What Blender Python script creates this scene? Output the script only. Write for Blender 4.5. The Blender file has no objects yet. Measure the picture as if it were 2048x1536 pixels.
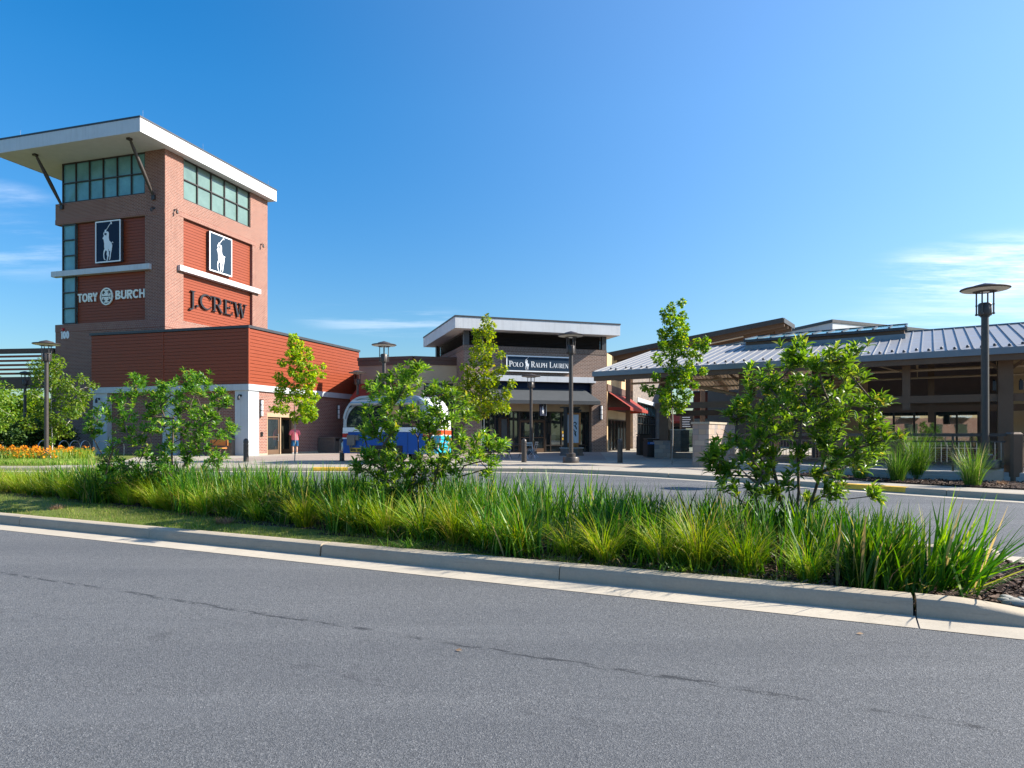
import bpy, math, random
import numpy as np
from mathutils import Vector, Matrix
random.seed(7); rng = np.random.default_rng(11)
scene = bpy.context.scene
COL = scene.collection
R = math.radians
CAMZ = 1.45; FPX = 1400.0; HOR = 866.0

def at(px, d, z=0.0):            # survey helper: bearing (photo px) and distance to a world point
    return Vector(((px-1024)/FPX*d, d, z))
def gpt(px, py, z=0.0):          # point on the level z seen at px,py
    d = (CAMZ-z)*FPX/(py-HOR)
    return Vector(((px-1024)/FPX*d, d, z))

# ------------------------------------------------------------------ objects
def link(o): COL.objects.link(o); return o
def tag(o, label=None, cat=None, group=None, kind=None):
    if label: o['label'] = label
    if cat: o['category'] = cat
    if group: o['group'] = group
    if kind: o['kind'] = kind
    return o
def thing(name, label, cat, loc=(0,0,0), rotz=0.0, group=None):
    o = bpy.data.objects.new(name, None); link(o)
    o.location = loc; o.rotation_euler = (0,0,rotz); o.empty_display_size = .2
    return tag(o, label, cat, group)
def dup(root, loc=None, rotz=None, label=None, group=None, sc=None):
    def cp(o, par):
        c = o.copy(); COL.objects.link(c)
        if par is not None: c.parent = par
        for ch in kids.get(o.name, []): cp(ch, c)
        return c
    kids = {}
    def walk(o):
        kids[o.name] = list(o.children)
        for ch in o.children: walk(ch)
    walk(root)
    r = cp(root, None)
    if loc is not None: r.location = loc
    if rotz is not None: r.rotation_euler = (0,0,rotz)
    if sc is not None: r.scale = sc if hasattr(sc,'__len__') else (sc,sc,sc)
    if label: r['label'] = label
    if group: r['group'] = group
    return r

class MB:
    def __init__(s): s.v=[]; s.f=[]; s.m=[]; s.M=None
    def frame(s, O=(0,0,0), U=(1,0,0), D=(0,1,0)):
        U=Vector(U).normalized(); D=Vector(D).normalized(); Z=Vector((0,0,1))
        M=Matrix.Identity(4)
        for i in range(3): M[i][0]=U[i]; M[i][1]=D[i]; M[i][2]=Z[i]; M[i][3]=O[i]
        s.M=M; return s
    def add(s, vs, fs, m=0):
        b=len(s.v)
        if s.M is not None: vs=[s.M@Vector(p) for p in vs]
        s.v.extend([tuple(p) for p in vs])
        s.f.extend([tuple(i+b for i in f) for f in fs]); s.m.extend([m]*len(fs))
    def quad(s,a,b,c,d,m=0): s.add([a,b,c,d],[(0,1,2,3)],m)
    def box(s,x0,x1,y0,y1,z0,z1,m=0):
        if x1<x0:x0,x1=x1,x0
        if y1<y0:y0,y1=y1,y0
        if z1<z0:z0,z1=z1,z0
        s.add([(x0,y0,z0),(x1,y0,z0),(x1,y1,z0),(x0,y1,z0),(x0,y0,z1),(x1,y0,z1),(x1,y1,z1),(x0,y1,z1)],
              [(0,3,2,1),(4,5,6,7),(0,1,5,4),(1,2,6,5),(2,3,7,6),(3,0,4,7)],m)
    def bbox(s,x0,x1,y0,y1,z0,z1,c=.01,m=0):      # box with chamfered vertical edges and top
        pts=[(x0+c,y0),(x1-c,y0),(x1,y0+c),(x1,y1-c),(x1-c,y1),(x0+c,y1),(x0,y1-c),(x0,y0+c)]
        cx,cy=(x0+x1)/2,(y0+y1)/2
        top=[(p[0]+(c if p[0]<cx else -c)*.9,p[1]+(c if p[1]<cy else -c)*.9) for p in pts]
        n=8
        vs=[(p[0],p[1],z0) for p in pts]+[(p[0],p[1],z1-c) for p in pts]+[(p[0],p[1],z1) for p in top]
        fs=[tuple(range(n-1,-1,-1)),tuple(range(2*n,3*n))]
        for k in (0,n):
            for i in range(n): j=(i+1)%n; fs.append((k+i,k+j,k+n+j,k+n+i))
        s.add(vs,fs,m)
    def prism(s,pts,y0,y1,m=0):                   # polygon in x,z extruded in y
        n=len(pts)
        ar=sum(pts[i][0]*pts[(i+1)%n][1]-pts[(i+1)%n][0]*pts[i][1] for i in range(n))
        if ar<0: pts=pts[::-1]
        vs=[(p[0],y0,p[1]) for p in pts]+[(p[0],y1,p[1]) for p in pts]
        fs=[tuple(range(n)),tuple(range(2*n-1,n-1,-1))]
        for i in range(n): j=(i+1)%n; fs.append((j,i,n+i,n+j))
        s.add(vs,fs,m)
    def slab(s,pts,z0,z1,m=0):                    # polygon in x,y extruded in z
        n=len(pts)
        ar=sum(pts[i][0]*pts[(i+1)%n][1]-pts[(i+1)%n][0]*pts[i][1] for i in range(n))
        if ar<0: pts=pts[::-1]
        vs=[(p[0],p[1],z0) for p in pts]+[(p[0],p[1],z1) for p in pts]
        fs=[tuple(range(n-1,-1,-1)),tuple(range(n,2*n))]
        for i in range(n): j=(i+1)%n; fs.append((i,j,n+j,n+i))
        s.add(vs,fs,m)
    def tube(s,p0,p1,r0,r1=None,n=8,m=0,cap=True):
        if r1 is None: r1=r0
        p0=Vector(p0);p1=Vector(p1);d=(p1-p0)
        if d.length<1e-6: return
        d.normalize(); a=d.orthogonal().normalized(); b=d.cross(a)
        vs=[]
        for p,r in ((p0,r0),(p1,r1)):
            for i in range(n):
                t=2*math.pi*i/n; vs.append(p+a*math.cos(t)*r+b*math.sin(t)*r)
        fs=[(i,(i+1)%n,n+(i+1)%n,n+i) for i in range(n)]
        if cap: fs+= [tuple(range(n-1,-1,-1)),tuple(range(n,2*n))]
        s.add(vs,fs,m)
    def path(s,pts,rs,n=6,m=0):
        if not hasattr(rs,'__len__'): rs=[rs]*len(pts)
        pts=[Vector(p) for p in pts]; vs=[]; a=None
        for i,p in enumerate(pts):
            d=(pts[min(i+1,len(pts)-1)]-pts[max(i-1,0)])
            d=d.normalized() if d.length>1e-7 else Vector((0,0,1))
            if a is None: a=d.orthogonal().normalized()
            else:
                a=a-d*a.dot(d); a=a.normalized() if a.length>1e-6 else d.orthogonal().normalized()
            b=d.cross(a)
            for k in range(n):
                t=2*math.pi*k/n; vs.append(p+a*math.cos(t)*rs[i]+b*math.sin(t)*rs[i])
        fs=[]
        for i in range(len(pts)-1):
            for k in range(n): fs.append((i*n+k,i*n+(k+1)%n,(i+1)*n+(k+1)%n,(i+1)*n+k))
        fs+=[tuple(range(n-1,-1,-1)),tuple(range((len(pts)-1)*n,len(pts)*n))]
        s.add(vs,fs,m)
    def lathe(s,prof,c=(0,0,0),n=16,m=0):         # prof: (r,z) bottom to top
        vs=[];fs=[]
        for r,z in prof:
            for i in range(n):
                t=2*math.pi*i/n; vs.append((c[0]+r*math.cos(t),c[1]+r*math.sin(t),c[2]+z))
        for k in range(len(prof)-1):
            for i in range(n): fs.append((k*n+i,k*n+(i+1)%n,(k+1)*n+(i+1)%n,(k+1)*n+i))
        if prof[0][0]>1e-4: fs.append(tuple(range(n-1,-1,-1)))
        if prof[-1][0]>1e-4: fs.append(tuple(range((len(prof)-1)*n,len(prof)*n)))
        s.add(vs,fs,m)
    def stroke(s,pts,ws,y0,y1,m=0):               # flat pen stroke in the x,z plane, extruded
        if not hasattr(ws,'__len__'): ws=[ws]*len(pts)
        for i in range(len(pts)-1):
            p=Vector(pts[i]);q=Vector(pts[i+1]);d=q-p
            if d.length<1e-6: continue
            d.normalize(); nrm=Vector((-d.y,d.x)); e=.2*min(ws[i],ws[i+1]) if len(pts)>2 else 0
            p=p-d*(e if i>0 else 0); q=q+d*(e if i<len(pts)-2 else 0)
            o=.0012*((i%4)+1)
            s.prism([tuple(p+nrm*ws[i]/2),tuple(q+nrm*ws[i+1]/2),tuple(q-nrm*ws[i+1]/2),tuple(p-nrm*ws[i]/2)],y0-o,y1,m)
    def wall(s,x0,x1,z0,z1,ops,y0,y1,m=0):        # wall sheet with openings and reveals; front at y0
        xs=sorted(set([x0,x1]+[c for o in ops for c in o[:2] if x0<c<x1]))
        zs=sorted(set([z0,z1]+[c for o in ops for c in o[2:] if z0<c<z1]))
        def solid(i,j):
            if i<0 or j<0 or i>=len(xs)-1 or j>=len(zs)-1: return False
            cx=(xs[i]+xs[i+1])/2; cz=(zs[j]+zs[j+1])/2
            return not any(o[0]<cx<o[1] and o[2]<cz<o[3] for o in ops)
        for i in range(len(xs)-1):
            for j in range(len(zs)-1):
                if not solid(i,j): continue
                a,b,c,d=xs[i],xs[i+1],zs[j],zs[j+1]
                s.quad((a,y0,c),(b,y0,c),(b,y0,d),(a,y0,d),m)
                s.quad((b,y1,c),(a,y1,c),(a,y1,d),(b,y1,d),m)
                if not solid(i-1,j): s.quad((a,y1,c),(a,y0,c),(a,y0,d),(a,y1,d),m)
                if not solid(i+1,j): s.quad((b,y0,c),(b,y1,c),(b,y1,d),(b,y0,d),m)
                if not solid(i,j-1): s.quad((a,y1,c),(b,y1,c),(b,y0,c),(a,y0,c),m)
                if not solid(i,j+1): s.quad((a,y0,d),(b,y0,d),(b,y1,d),(a,y1,d),m)
    def siding(s,x0,x1,z0,z1,y,h=.2,g=.024,m=0,back=.08,gd=.045): # boards with open grooves between them
        n=max(1,round((z1-z0)/h)); h=(z1-z0)/n; y1=y+gd
        for k in range(n):
            a=z0+k*h; b=a+h-g; c=a+h
            s.quad((x0,y,a),(x1,y,a),(x1,y,b),(x0,y,b),m)
            s.quad((x0,y,b),(x1,y,b),(x1,y1,b),(x0,y1,b),m)
            s.quad((x0,y1,b),(x1,y1,b),(x1,y1,c),(x0,y1,c),m)
            s.quad((x0,y1,c),(x1,y1,c),(x1,y,c),(x0,y,c),m)
        s.quad((x0,y+back,z0),(x0,y,z0),(x0,y,z1),(x0,y+back,z1),m)
        s.quad((x1,y,z0),(x1,y+back,z0),(x1,y+back,z1),(x1,y,z1),m)
        s.quad((x0,y,z1),(x1,y,z1),(x1,y+back,z1),(x0,y+back,z1),m)
    def build(s,name,mats,parent=None,smooth=False,loc=None,rotz=None):
        me=bpy.data.meshes.new(name)
        me.from_pydata(s.v,[],s.f)
        if not isinstance(mats,(list,tuple)): mats=[mats]
        for m in mats: me.materials.append(m)
        if len(mats)>1: me.polygons.foreach_set('material_index',s.m)
        me.update()
        box_uv(me)
        if smooth: 
            me.polygons.foreach_set('use_smooth',[True]*len(me.polygons))
            try: me.set_sharp_from_angle(angle=R(38))
            except Exception: pass
        o=bpy.data.objects.new(name,me); link(o)
        if parent: o.parent=parent
        if loc is not None: o.location=loc
        if rotz is not None: o.rotation_euler=(0,0,rotz)
        return o

def box_uv(me):
    nl=len(me.loops)
    if nl==0: return
    uv=me.uv_layers.new(name='UVMap')
    co=np.empty(len(me.vertices)*3); me.vertices.foreach_get('co',co); co=co.reshape(-1,3)
    li=np.empty(nl,int); me.loops.foreach_get('vertex_index',li)
    npoly=len(me.polygons)
    nr=np.empty(npoly*3); me.polygons.foreach_get('normal',nr); nr=np.abs(nr.reshape(-1,3))
    tot=np.empty(npoly,int); me.polygons.foreach_get('loop_total',tot)
    pid=np.repeat(np.arange(npoly),tot)
    ax=np.argmax(nr,axis=1)[pid]
    c=co[li]
    u=np.where(ax==0,c[:,1],c[:,0]); v=np.where(ax==2,c[:,1],c[:,2])
    uv.data.foreach_set('uv',np.stack([u,v],1).ravel())

def np_mesh(name,verts,faces,mats,parent=None,smooth=True,mi=None):
    me=bpy.data.meshes.new(name)
    verts=np.asarray(verts,dtype=np.float32).reshape(-1,3); faces=np.asarray(faces,dtype=np.int32)
    k=faces.shape[1]
    me.vertices.add(len(verts)); me.vertices.foreach_set('co',verts.ravel())
    me.loops.add(faces.size); me.loops.foreach_set('vertex_index',faces.ravel())
    me.polygons.add(len(faces)); me.polygons.foreach_set('loop_start',np.arange(0,faces.size,k))
    me.polygons.foreach_set('loop_total',np.full(len(faces),k))
    if not isinstance(mats,(list,tuple)): mats=[mats]
    for m in mats: me.materials.append(m)
    if mi is not None: me.polygons.foreach_set('material_index',mi)
    if smooth: me.polygons.foreach_set('use_smooth',np.ones(len(faces),bool))
    me.update(); me.validate()
    o=bpy.data.objects.new(name,me); link(o)
    if parent: o.parent=parent
    return o

# ------------------------------------------------------------------ materials
class N:                                            # tiny node-tree helper
    def __init__(s,name):
        s.mat=bpy.data.materials.new(name); s.mat.use_nodes=True
        s.t=s.mat.node_tree; s.t.nodes.clear()
        s.out=s.n('ShaderNodeOutputMaterial')
    def n(s,typ,**kw):
        nd=s.t.nodes.new(typ)
        for k,v in kw.items(): setattr(nd,k,v)
        return nd
    def l(s,a,b): s.t.links.new(a,b)
    def val(s,sock,v):
        if hasattr(v,'is_linked') or isinstance(v,bpy.types.NodeSocket): s.l(v,sock)
        else: sock.default_value=v
    def math(s,op,a,b=None,c=None,clamp=False):
        nd=s.n('ShaderNodeMath',operation=op,use_clamp=clamp)
        for i,x in enumerate((a,b,c)):
            if x is not None: s.val(nd.inputs[i],x)
        return nd.outputs[0]
    def mix(s,f,a,b,mode='MIX'):
        nd=s.n('ShaderNodeMix',data_type='RGBA',blend_type=mode)
        s.val(nd.inputs[0],f); s.val(nd.inputs[6],rgba(a)); s.val(nd.inputs[7],rgba(b))
        return nd.outputs[2]
    def noise(s,vec,scale,detail=4,rough=.6,dim='3D'):
        nd=s.n('ShaderNodeTexNoise'); nd.inputs['Scale'].default_value=scale
        nd.inputs['Detail'].default_value=detail; nd.inputs['Roughness'].default_value=rough
        if vec is not None: s.l(vec,nd.inputs['Vector'])
        return nd.outputs[0]
    def ramp(s,f,stops,interp='LINEAR'):
        nd=s.n('ShaderNodeValToRGB'); nd.color_ramp.interpolation=interp; el=nd.color_ramp.elements
        while len(el)<len(stops): el.new(.5)
        for e,(p,c) in zip(el,stops): e.position=p; e.color=rgba(c)
        s.l(f,nd.inputs[0]); return nd.outputs[0]
    def rng(s,f,a,b,c=0.,d=1.):
        nd=s.n('ShaderNodeMapRange'); s.val(nd.inputs[0],f)
        for i,x in enumerate((a,b,c,d)): nd.inputs[i+1].default_value=x
        return nd.outputs[0]
    def obj(s): return s.n('ShaderNodeTexCoord').outputs['Object']
    def uv(s): return s.n('ShaderNodeTexCoord').outputs['UV']
    def mapping(s,vec,scale=(1,1,1),rot=(0,0,0),loc=(0,0,0)):
        nd=s.n('ShaderNodeMapping'); s.l(vec,nd.inputs[0])
        nd.inputs[1].default_value=loc; nd.inputs[2].default_value=rot; nd.inputs[3].default_value=scale
        return nd.outputs[0]
    def bump(s,h,strength=.3,dist=.01):
        nd=s.n('ShaderNodeBump'); nd.inputs['Strength'].default_value=strength; nd.inputs['Distance'].default_value=dist
        s.l(h,nd.inputs['Height']); return nd.outputs[0]
    def pbr(s,col,rough=.6,metal=0.,spec=.5,normal=None,coat=0.):
        b=s.n('ShaderNodeBsdfPrincipled')
        s.val(b.inputs['Base Color'],rgba(col)); s.val(b.inputs['Roughness'],rough)
        b.inputs['Metallic'].default_value=metal; b.inputs['Specular IOR Level'].default_value=spec
        if coat: b.inputs['Coat Weight'].default_value=coat
        if normal is not None: s.l(normal,b.inputs['Normal'])
        s.l(b.outputs[0],s.out.inputs[0]); return b
def rgba(c):
    if isinstance(c,(tuple,list)) and len(c)==3: return (*c,1.0)
    return c

def paint(name,col,rough=.5,metal=0.,var=.12,scale=3.,spec=.5,bump=0.,streak=0.):
    m=N(name); v=m.obj(); f=m.noise(v,scale,5,.65)
    dark=tuple(c*(1-var) for c in col); light=tuple(min(1,c*(1+var)) for c in col)
    c=m.mix(m.rng(f,.3,.7),dark,light)
    if streak:
        st=m.noise(m.mapping(v,scale=(3.2,3.2,.16)),1.6,6,.72)
        c=m.mix(m.rng(st,.50,.74,0,streak),c,tuple(x*.45 for x in (col[0],col[1]*.93,col[2]*.85)))
    r=m.rng(m.noise(v,scale*3.1,3),.3,.7,max(.02,rough-.08),min(1,rough+.1))
    nb=m.bump(m.noise(v,60,3),bump,.004) if bump else None
    m.pbr(c,r,metal,spec,nb); return m.mat

def brick(name,c1,c2,mortar,soldier=False):
    m=N(name); uv=m.uv()
    if soldier: uv=m.mapping(uv,rot=(0,0,R(90)))
    b=m.n('ShaderNodeTexBrick'); m.l(uv,b.inputs['Vector'])
    b.inputs['Scale'].default_value=1.0; b.inputs['Brick Width'].default_value=.26; b.inputs['Row Height'].default_value=.092
    b.inputs['Mortar Size'].default_value=.015; b.inputs['Mortar Smooth'].default_value=.2; b.inputs['Bias'].default_value=0
    b.inputs['Color1'].default_value=rgba(c1); b.inputs['Color2'].default_value=rgba(c2); b.inputs['Mortar'].default_value=rgba(mortar)
    f=m.noise(uv,.45,6,.65); f2=m.noise(uv,14,3)
    c=m.mix(m.rng(f,.25,.75,0,.35),b.outputs['Color'],tuple(x*.72 for x in c1))
    c=m.mix(m.rng(f2,.35,.75,0,.4),c,tuple(min(1,x*1.45) for x in c1))
    st=m.noise(m.mapping(uv,scale=(1.4,.12,1)),1.3,6,.7)
    c=m.mix(m.rng(st,.52,.75,0,.35),c,tuple(x*.5 for x in c1))
    inv=m.math('SUBTRACT',1.0,b.outputs['Fac'])
    m.pbr(c,.85,0,.3,m.bump(inv,.6,.008)); return m.mat

def siding_mat(name,c):
    m=N(name); uv=m.uv()
    v=m.mapping(uv,scale=(.35,6,1)); g=m.noise(v,5,6,.7)
    sep=m.n('ShaderNodeSeparateXYZ'); m.l(uv,sep.inputs[0])
    row=m.math('FLOOR',m.math('DIVIDE',sep.outputs[1],.2))
    wn=m.n('ShaderNodeTexWhiteNoise',noise_dimensions='1D'); m.l(row,wn.inputs['W'])
    col=m.mix(m.rng(g,.3,.7),tuple(x*.86 for x in c),tuple(x*1.12 for x in c))
    col=m.mix(m.math('MULTIPLY',wn.outputs[0],.2),col,tuple(x*.75 for x in c))
    m.pbr(col,m.rng(g,.3,.7,.42,.6),0,.35,m.bump(g,.15,.004)); return m.mat

def concrete(name,c,joint=None,stain=.25,scale=1.,warm=(.36,.31,.24)):
    m=N(name); v=m.obj()
    f=m.noise(v,.6*scale,8,.7); g=m.noise(v,45,4,.7); h=m.noise(v,7*scale,5,.7)
    col=m.mix(m.rng(f,.3,.72),tuple(x*.82 for x in c),tuple(x*1.12 for x in c))
    col=m.mix(m.rng(h,.45,.75,0,stain),col,warm)
    col=m.mix(m.rng(g,.35,.7,0,.35),col,tuple(x*.7 for x in c))
    bh=g
    if joint:
        sx=m.n('ShaderNodeSeparateXYZ'); m.l(m.mapping(v,rot=(0,0,R(joint[1]))),sx.inputs[0])
        js=None
        for k in (0,1):
            fr=m.math('FRACT',m.math('DIVIDE',sx.outputs[k],joint[0]))
            e=m.math('LESS_THAN',m.math('ABSOLUTE',m.math('SUBTRACT',fr,.5)),.006)
            js=e if js is None else m.math('MAXIMUM',js,e)
        col=m.mix(m.math('MULTIPLY',js,.7),col,(.10,.09,.08))
    dk=m.noise(m.mapping(v,scale=(.9,.9,11)),2.2*scale,6,.7)
    col=m.mix(m.rng(dk,.55,.72,0,.42),col,tuple(x*.5 for x in c))
    m.pbr(col,.88,0,.25,m.bump(bh,.35,.004)); return m.mat

def asphalt():
    m=N('asphalt'); v=m.obj()
    vor=m.n('ShaderNodeTexVoronoi'); vor.inputs['Scale'].default_value=125; m.l(v,vor.inputs['Vector'])
    vor2=m.n('ShaderNodeTexVoronoi'); vor2.inputs['Scale'].default_value=260; m.l(v,vor2.inputs['Vector'])
    sep=m.n('ShaderNodeSeparateColor'); m.l(vor.outputs['Color'],sep.inputs[0])
    sep2=m.n('ShaderNodeSeparateColor'); m.l(vor2.outputs['Color'],sep2.inputs[0])
    st=m.ramp(sep.outputs[0],[(0,(.020,.022,.025)),(.40,(.088,.090,.094)),(.80,(.172,.175,.180)),(.97,(.30,.302,.306)),(1,(.45,.45,.45))])
    st2=m.ramp(sep2.outputs[1],[(0,(.025,.027,.031)),(.6,(.112,.117,.125)),(1,(.36,.362,.366))])
    c=m.mix(.5,st,st2)
    big=m.noise(v,.35,6,.65)
    c=m.mix(m.rng(big,.3,.7,0,.3),c,(.105,.110,.117))
    rl=m.mapping(v,rot=(0,0,R(26.6)),scale=(.10,1.0,1)); lane=m.noise(rl,.85,3,.5)
    c=m.mix(m.rng(lane,.36,.64,.0,.42),c,(.060,.064,.073))
    pol=m.noise(m.mapping(rl,loc=(7,3,0)),2.2,4,.6); c=m.mix(m.rng(pol,.55,.75,0,.25),c,(.19,.195,.205))
    spot=m.noise(v,1.7,2,.4); c=m.mix(m.rng(spot,.70,.78,0,.45),c,(.045,.046,.05))
    c=m.mix(1.0,c,(1.05,1.035,1.0),'MULTIPLY')
    # worn tyre lanes and a dotted trail of old oil drips running along the lane
    rot=m.mapping(v,rot=(0,0,R(26.6))); s=m.n('ShaderNodeSeparateXYZ'); m.l(rot,s.inputs[0])
    wob=m.math('MULTIPLY',m.math('SUBTRACT',m.noise(v,.7,3),.5),.22)
    yy=m.math('ADD',s.outputs[1],wob)
    def trail(yc,w,sc,th,seed):
        d=m.math('ABSOLUTE',m.math('SUBTRACT',yy,yc))
        fine=m.noise(m.mapping(rot,scale=(5*sc,22*sc,1),loc=(seed,0,0)),1,3)
        coarse=m.noise(m.mapping(rot,scale=(1.1,.1,1),loc=(seed*3,0,0)),1,2)
        k=m.math('SUBTRACT',1.0,m.rng(d,w*.3,w))
        return m.math('MULTIPLY',k,m.math('MULTIPLY',m.rng(fine,th,th+.06),m.rng(coarse,.40,.50)))
    tr=m.math('MAXIMUM',trail(4.13,.045,1.3,.47,0.),m.math('MULTIPLY',trail(3.30,.06,1.0,.52,5.),.4))
    c=m.mix(m.math('MULTIPLY',tr,.8,clamp=True),c,(.022,.023,.026))
    hb=m.math('ADD',vor.outputs['Distance'],vor2.outputs['Distance'])
    m.pbr(c,m.rng(sep.outputs[1],0,1,.62,.9),0,.35,m.bump(hb,.55,.006)); return m.mat

def leafmat(name,stops,trans=.38,rough=.42,spec=.4,patch=0.):
    m=N(name)
    g=m.n('ShaderNodeNewGeometry'); oi=m.n('ShaderNodeObjectInfo')
    f=m.math('FRACT',m.math('ADD',g.outputs['Random Per Island'],m.math('MULTIPLY',oi.outputs['Random'],.37)))
    c=m.ramp(f,stops)
    vv=m.math('ADD',.80,m.math('MULTIPLY',oi.outputs['Random'],.45))
    if patch: vv=m.math('MULTIPLY',vv,m.rng(m.noise(m.obj(),patch,3),.32,.68,.68,1.42))
    hv=m.n('ShaderNodeHueSaturation'); m.l(c,hv.inputs['Color']); m.l(vv,hv.inputs['Value']); m.l(m.math('ADD',.49,m.math('MULTIPLY',m.math('FRACT',m.math('MULTIPLY',oi.outputs['Random'],7.3)),.022)),hv.inputs['Hue'])
    c=hv.outputs[0]
    b=m.n('ShaderNodeBsdfPrincipled'); m.l(c,b.inputs['Base Color']); b.inputs['Roughness'].default_value=rough
    b.inputs['Specular IOR Level'].default_value=spec
    t=m.n('ShaderNodeBsdfTranslucent')
    hs=m.n('ShaderNodeHueSaturation'); hs.inputs['Hue'].default_value=.485; hs.inputs['Saturation'].default_value=1.1; hs.inputs['Value'].default_value=1.7
    m.l(c,hs.inputs['Color']); m.l(hs.outputs[0],t.inputs['Color'])
    mx=m.n('ShaderNodeMixShader'); mx.inputs[0].default_value=trans
    m.l(b.outputs[0],mx.inputs[1]); m.l(t.outputs[0],mx.inputs[2]); m.l(mx.outputs[0],m.out.inputs[0])
    return m.mat

def bark(name,c,pale=None):
    m=N(name); v=m.mapping(m.obj(),scale=(1,1,.35)); f=m.noise(v,30,5,.7)
    col=m.mix(m.rng(f,.35,.65),tuple(x*.55 for x in c),c)
    if pale: col=m.mix(m.rng(m.noise(m.mapping(m.obj(),scale=(1,1,2.5)),9,3),.5,.58),pale,col)
    m.pbr(col,.85,0,.2,m.bump(f,.6,.01)); return m.mat

def stone(name,cols,scale=(1.6,3.2),mortar=(.20,.18,.16)):
    m=N(name); uv=m.uv()
    w=m.noise(uv,3,3); 
    b=m.n('ShaderNodeTexBrick'); b.offset=.37; b.squash=.7; b.squash_frequency=3
    m.l(uv,b.inputs['Vector']); b.inputs['Scale'].default_value=1
    b.inputs['Brick Width'].default_value=scale[0]; b.inputs['Row Height'].default_value=scale[1]
    b.inputs['Mortar Size'].default_value=.008; b.inputs['Mortar'].default_value=rgba(mortar)
    b.inputs['Color1'].default_value=(0,0,0,1); b.inputs['Color2'].default_value=(1,1,1,1)
    sp=m.n('ShaderNodeSeparateColor'); m.l(b.outputs['Color'],sp.inputs[0])
    n=len(cols); c=m.ramp(sp.outputs[0],[(i/(n-1),x) for i,x in enumerate(cols)])
    c=m.mix(m.rng(m.noise(uv,5,6,.7),.3,.7,0,.5),c,cols[n//2])
    c=m.mix(b.outputs['Fac'],c,mortar)
    m.pbr(c,.85,0,.3,m.bump(m.math('SUBTRACT',m.noise(uv,18,4),b.outputs['Fac']),.5,.02)); return m.mat

def mulch_mat():
    m=N('mulch'); v=m.obj(); vo=m.n('ShaderNodeTexVoronoi'); vo.inputs['Scale'].default_value=38
    m.l(m.mapping(v,scale=(1,.55,1),rot=(0,0,.6)),vo.inputs['Vector'])
    sp=m.n('ShaderNodeSeparateColor'); m.l(vo.outputs['Color'],sp.inputs[0])
    c=m.ramp(sp.outputs[0],[(0,(.018,.012,.009)),(.5,(.055,.036,.027)),(.9,(.12,.085,.066)),(1,(.22,.17,.14))])
    m.pbr(c,.95,0,.15,m.bump(vo.outputs['Distance'],1.,.04)); return m.mat
def soilgrass(name,a,b_,cs):
    m=N(name); v=m.obj(); f=m.noise(v,1.1,6,.7); g=m.noise(v,cs,4,.7)
    c=m.mix(m.rng(f,.35,.65),a,b_); c=m.mix(m.rng(g,.3,.7,0,.6),c,tuple(x*.5 for x in a))
    m.pbr(c,.95,0,.15,m.bump(g,.8,.03)); return m.mat

def dark_glass(name,col=(.012,.016,.018),rough=.03,spec=.55,refl=.10):   # dim interior seen through coated, mirror-like glass
    m=N(name); v=m.obj(); nb=m.bump(m.noise(v,1.1,2),.035,.02)
    b=m.pbr(m.mix(m.rng(m.noise(v,.7,3),.35,.65),col,tuple(x*2.2 for x in col)),rough,0,spec,nb)
    g=m.n('ShaderNodeBsdfGlossy'); g.inputs['Roughness'].default_value=.015; g.inputs['Color'].default_value=(.80,.95,.95,1); m.l(nb,g.inputs['Normal'])
    x=m.n('ShaderNodeMixShader'); x.inputs[0].default_value=refl; m.l(b.outputs[0],x.inputs[1]); m.l(g.outputs[0],x.inputs[2]); m.l(x.outputs[0],m.out.inputs[0])
    return m.mat

MT={}
MT['asphalt']=asphalt()
MT['brick_red']=brick('brick_red',(.250,.098,.069),(.145,.051,.039),(.40,.33,.275))
MT['brick_red_soldier']=brick('brick_red_soldier',(.265,.100,.072),(.17,.058,.045),(.40,.32,.265),True)
MT['brick_brown']=brick('brick_brown',(.220,.135,.100),(.125,.076,.058),(.42,.36,.31))
MT['brick_brown_soldier']=brick('brick_brown_soldier',(.13,.088,.070),(.10,.066,.054),(.33,.28,.24),True)
MT['siding']=siding_mat('wood_siding',(.25,.048,.0165))
MT['white_metal']=paint('white_metal',(.56,.57,.585),.38,0,.06,.8,.5,0,.30)
MT['stucco_white']=paint('soffit_white',(.60,.60,.60),.8,0,.05,2,.3,.15)
MT['grey_panel']=paint('grey_panel',(.47,.50,.52),.5,0,.07,.7,.5,0,.28)
MT['coping']=paint('dark_coping',(.055,.055,.06),.45,.3,.1)
MT['bronze']=paint('bronze_metal',(.050,.040,.035),.42,.3,.15,5)
MT['lamp_metal']=paint('lamp_metal',(.060,.050,.045),.42,.15,.15,6)
MT['lamp_under']=paint('lamp_underside',(.55,.53,.48),.6,0,.06)
MT['brown_steel']=paint('brown_steel',(.125,.074,.044),.55,0,.1,2,.35)
MT['tan_steel']=paint('tan_steel',(.42,.30,.19),.5,.1,.08,3)
MT['black']=paint('black_paint',(.012,.012,.013),.4,.1,.15,4)
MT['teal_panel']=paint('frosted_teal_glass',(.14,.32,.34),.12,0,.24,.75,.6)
MT['teal_panel_lit']=paint('frosted_teal_glass_lit',(.14,.215,.19),.12,0,.18,.75,.6)  # the same teal glass, with the sunlit side's tone put into its colour
MT['glass']=dark_glass('storefront_glass')
MT['glass_tint']=dark_glass('tinted_glass',(.03,.045,.045),.03,.6,.34)
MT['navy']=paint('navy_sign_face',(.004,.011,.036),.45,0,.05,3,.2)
MT['navy_lit']=paint('navy_sign_face_lit',(.010,.030,.058),.5,0,.05,3,.2)  # the same navy, its colour lightened for the sign faces in sun
MT['sign_white']=paint('sign_white',(.82,.83,.84),.4,0,.03)
MT['cream_letter']=paint('cream_letter',(.86,.84,.74),.4,0,.04)
MT['letter_black']=paint('letter_black',(.022,.024,.028),.35,.2,.1)
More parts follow.
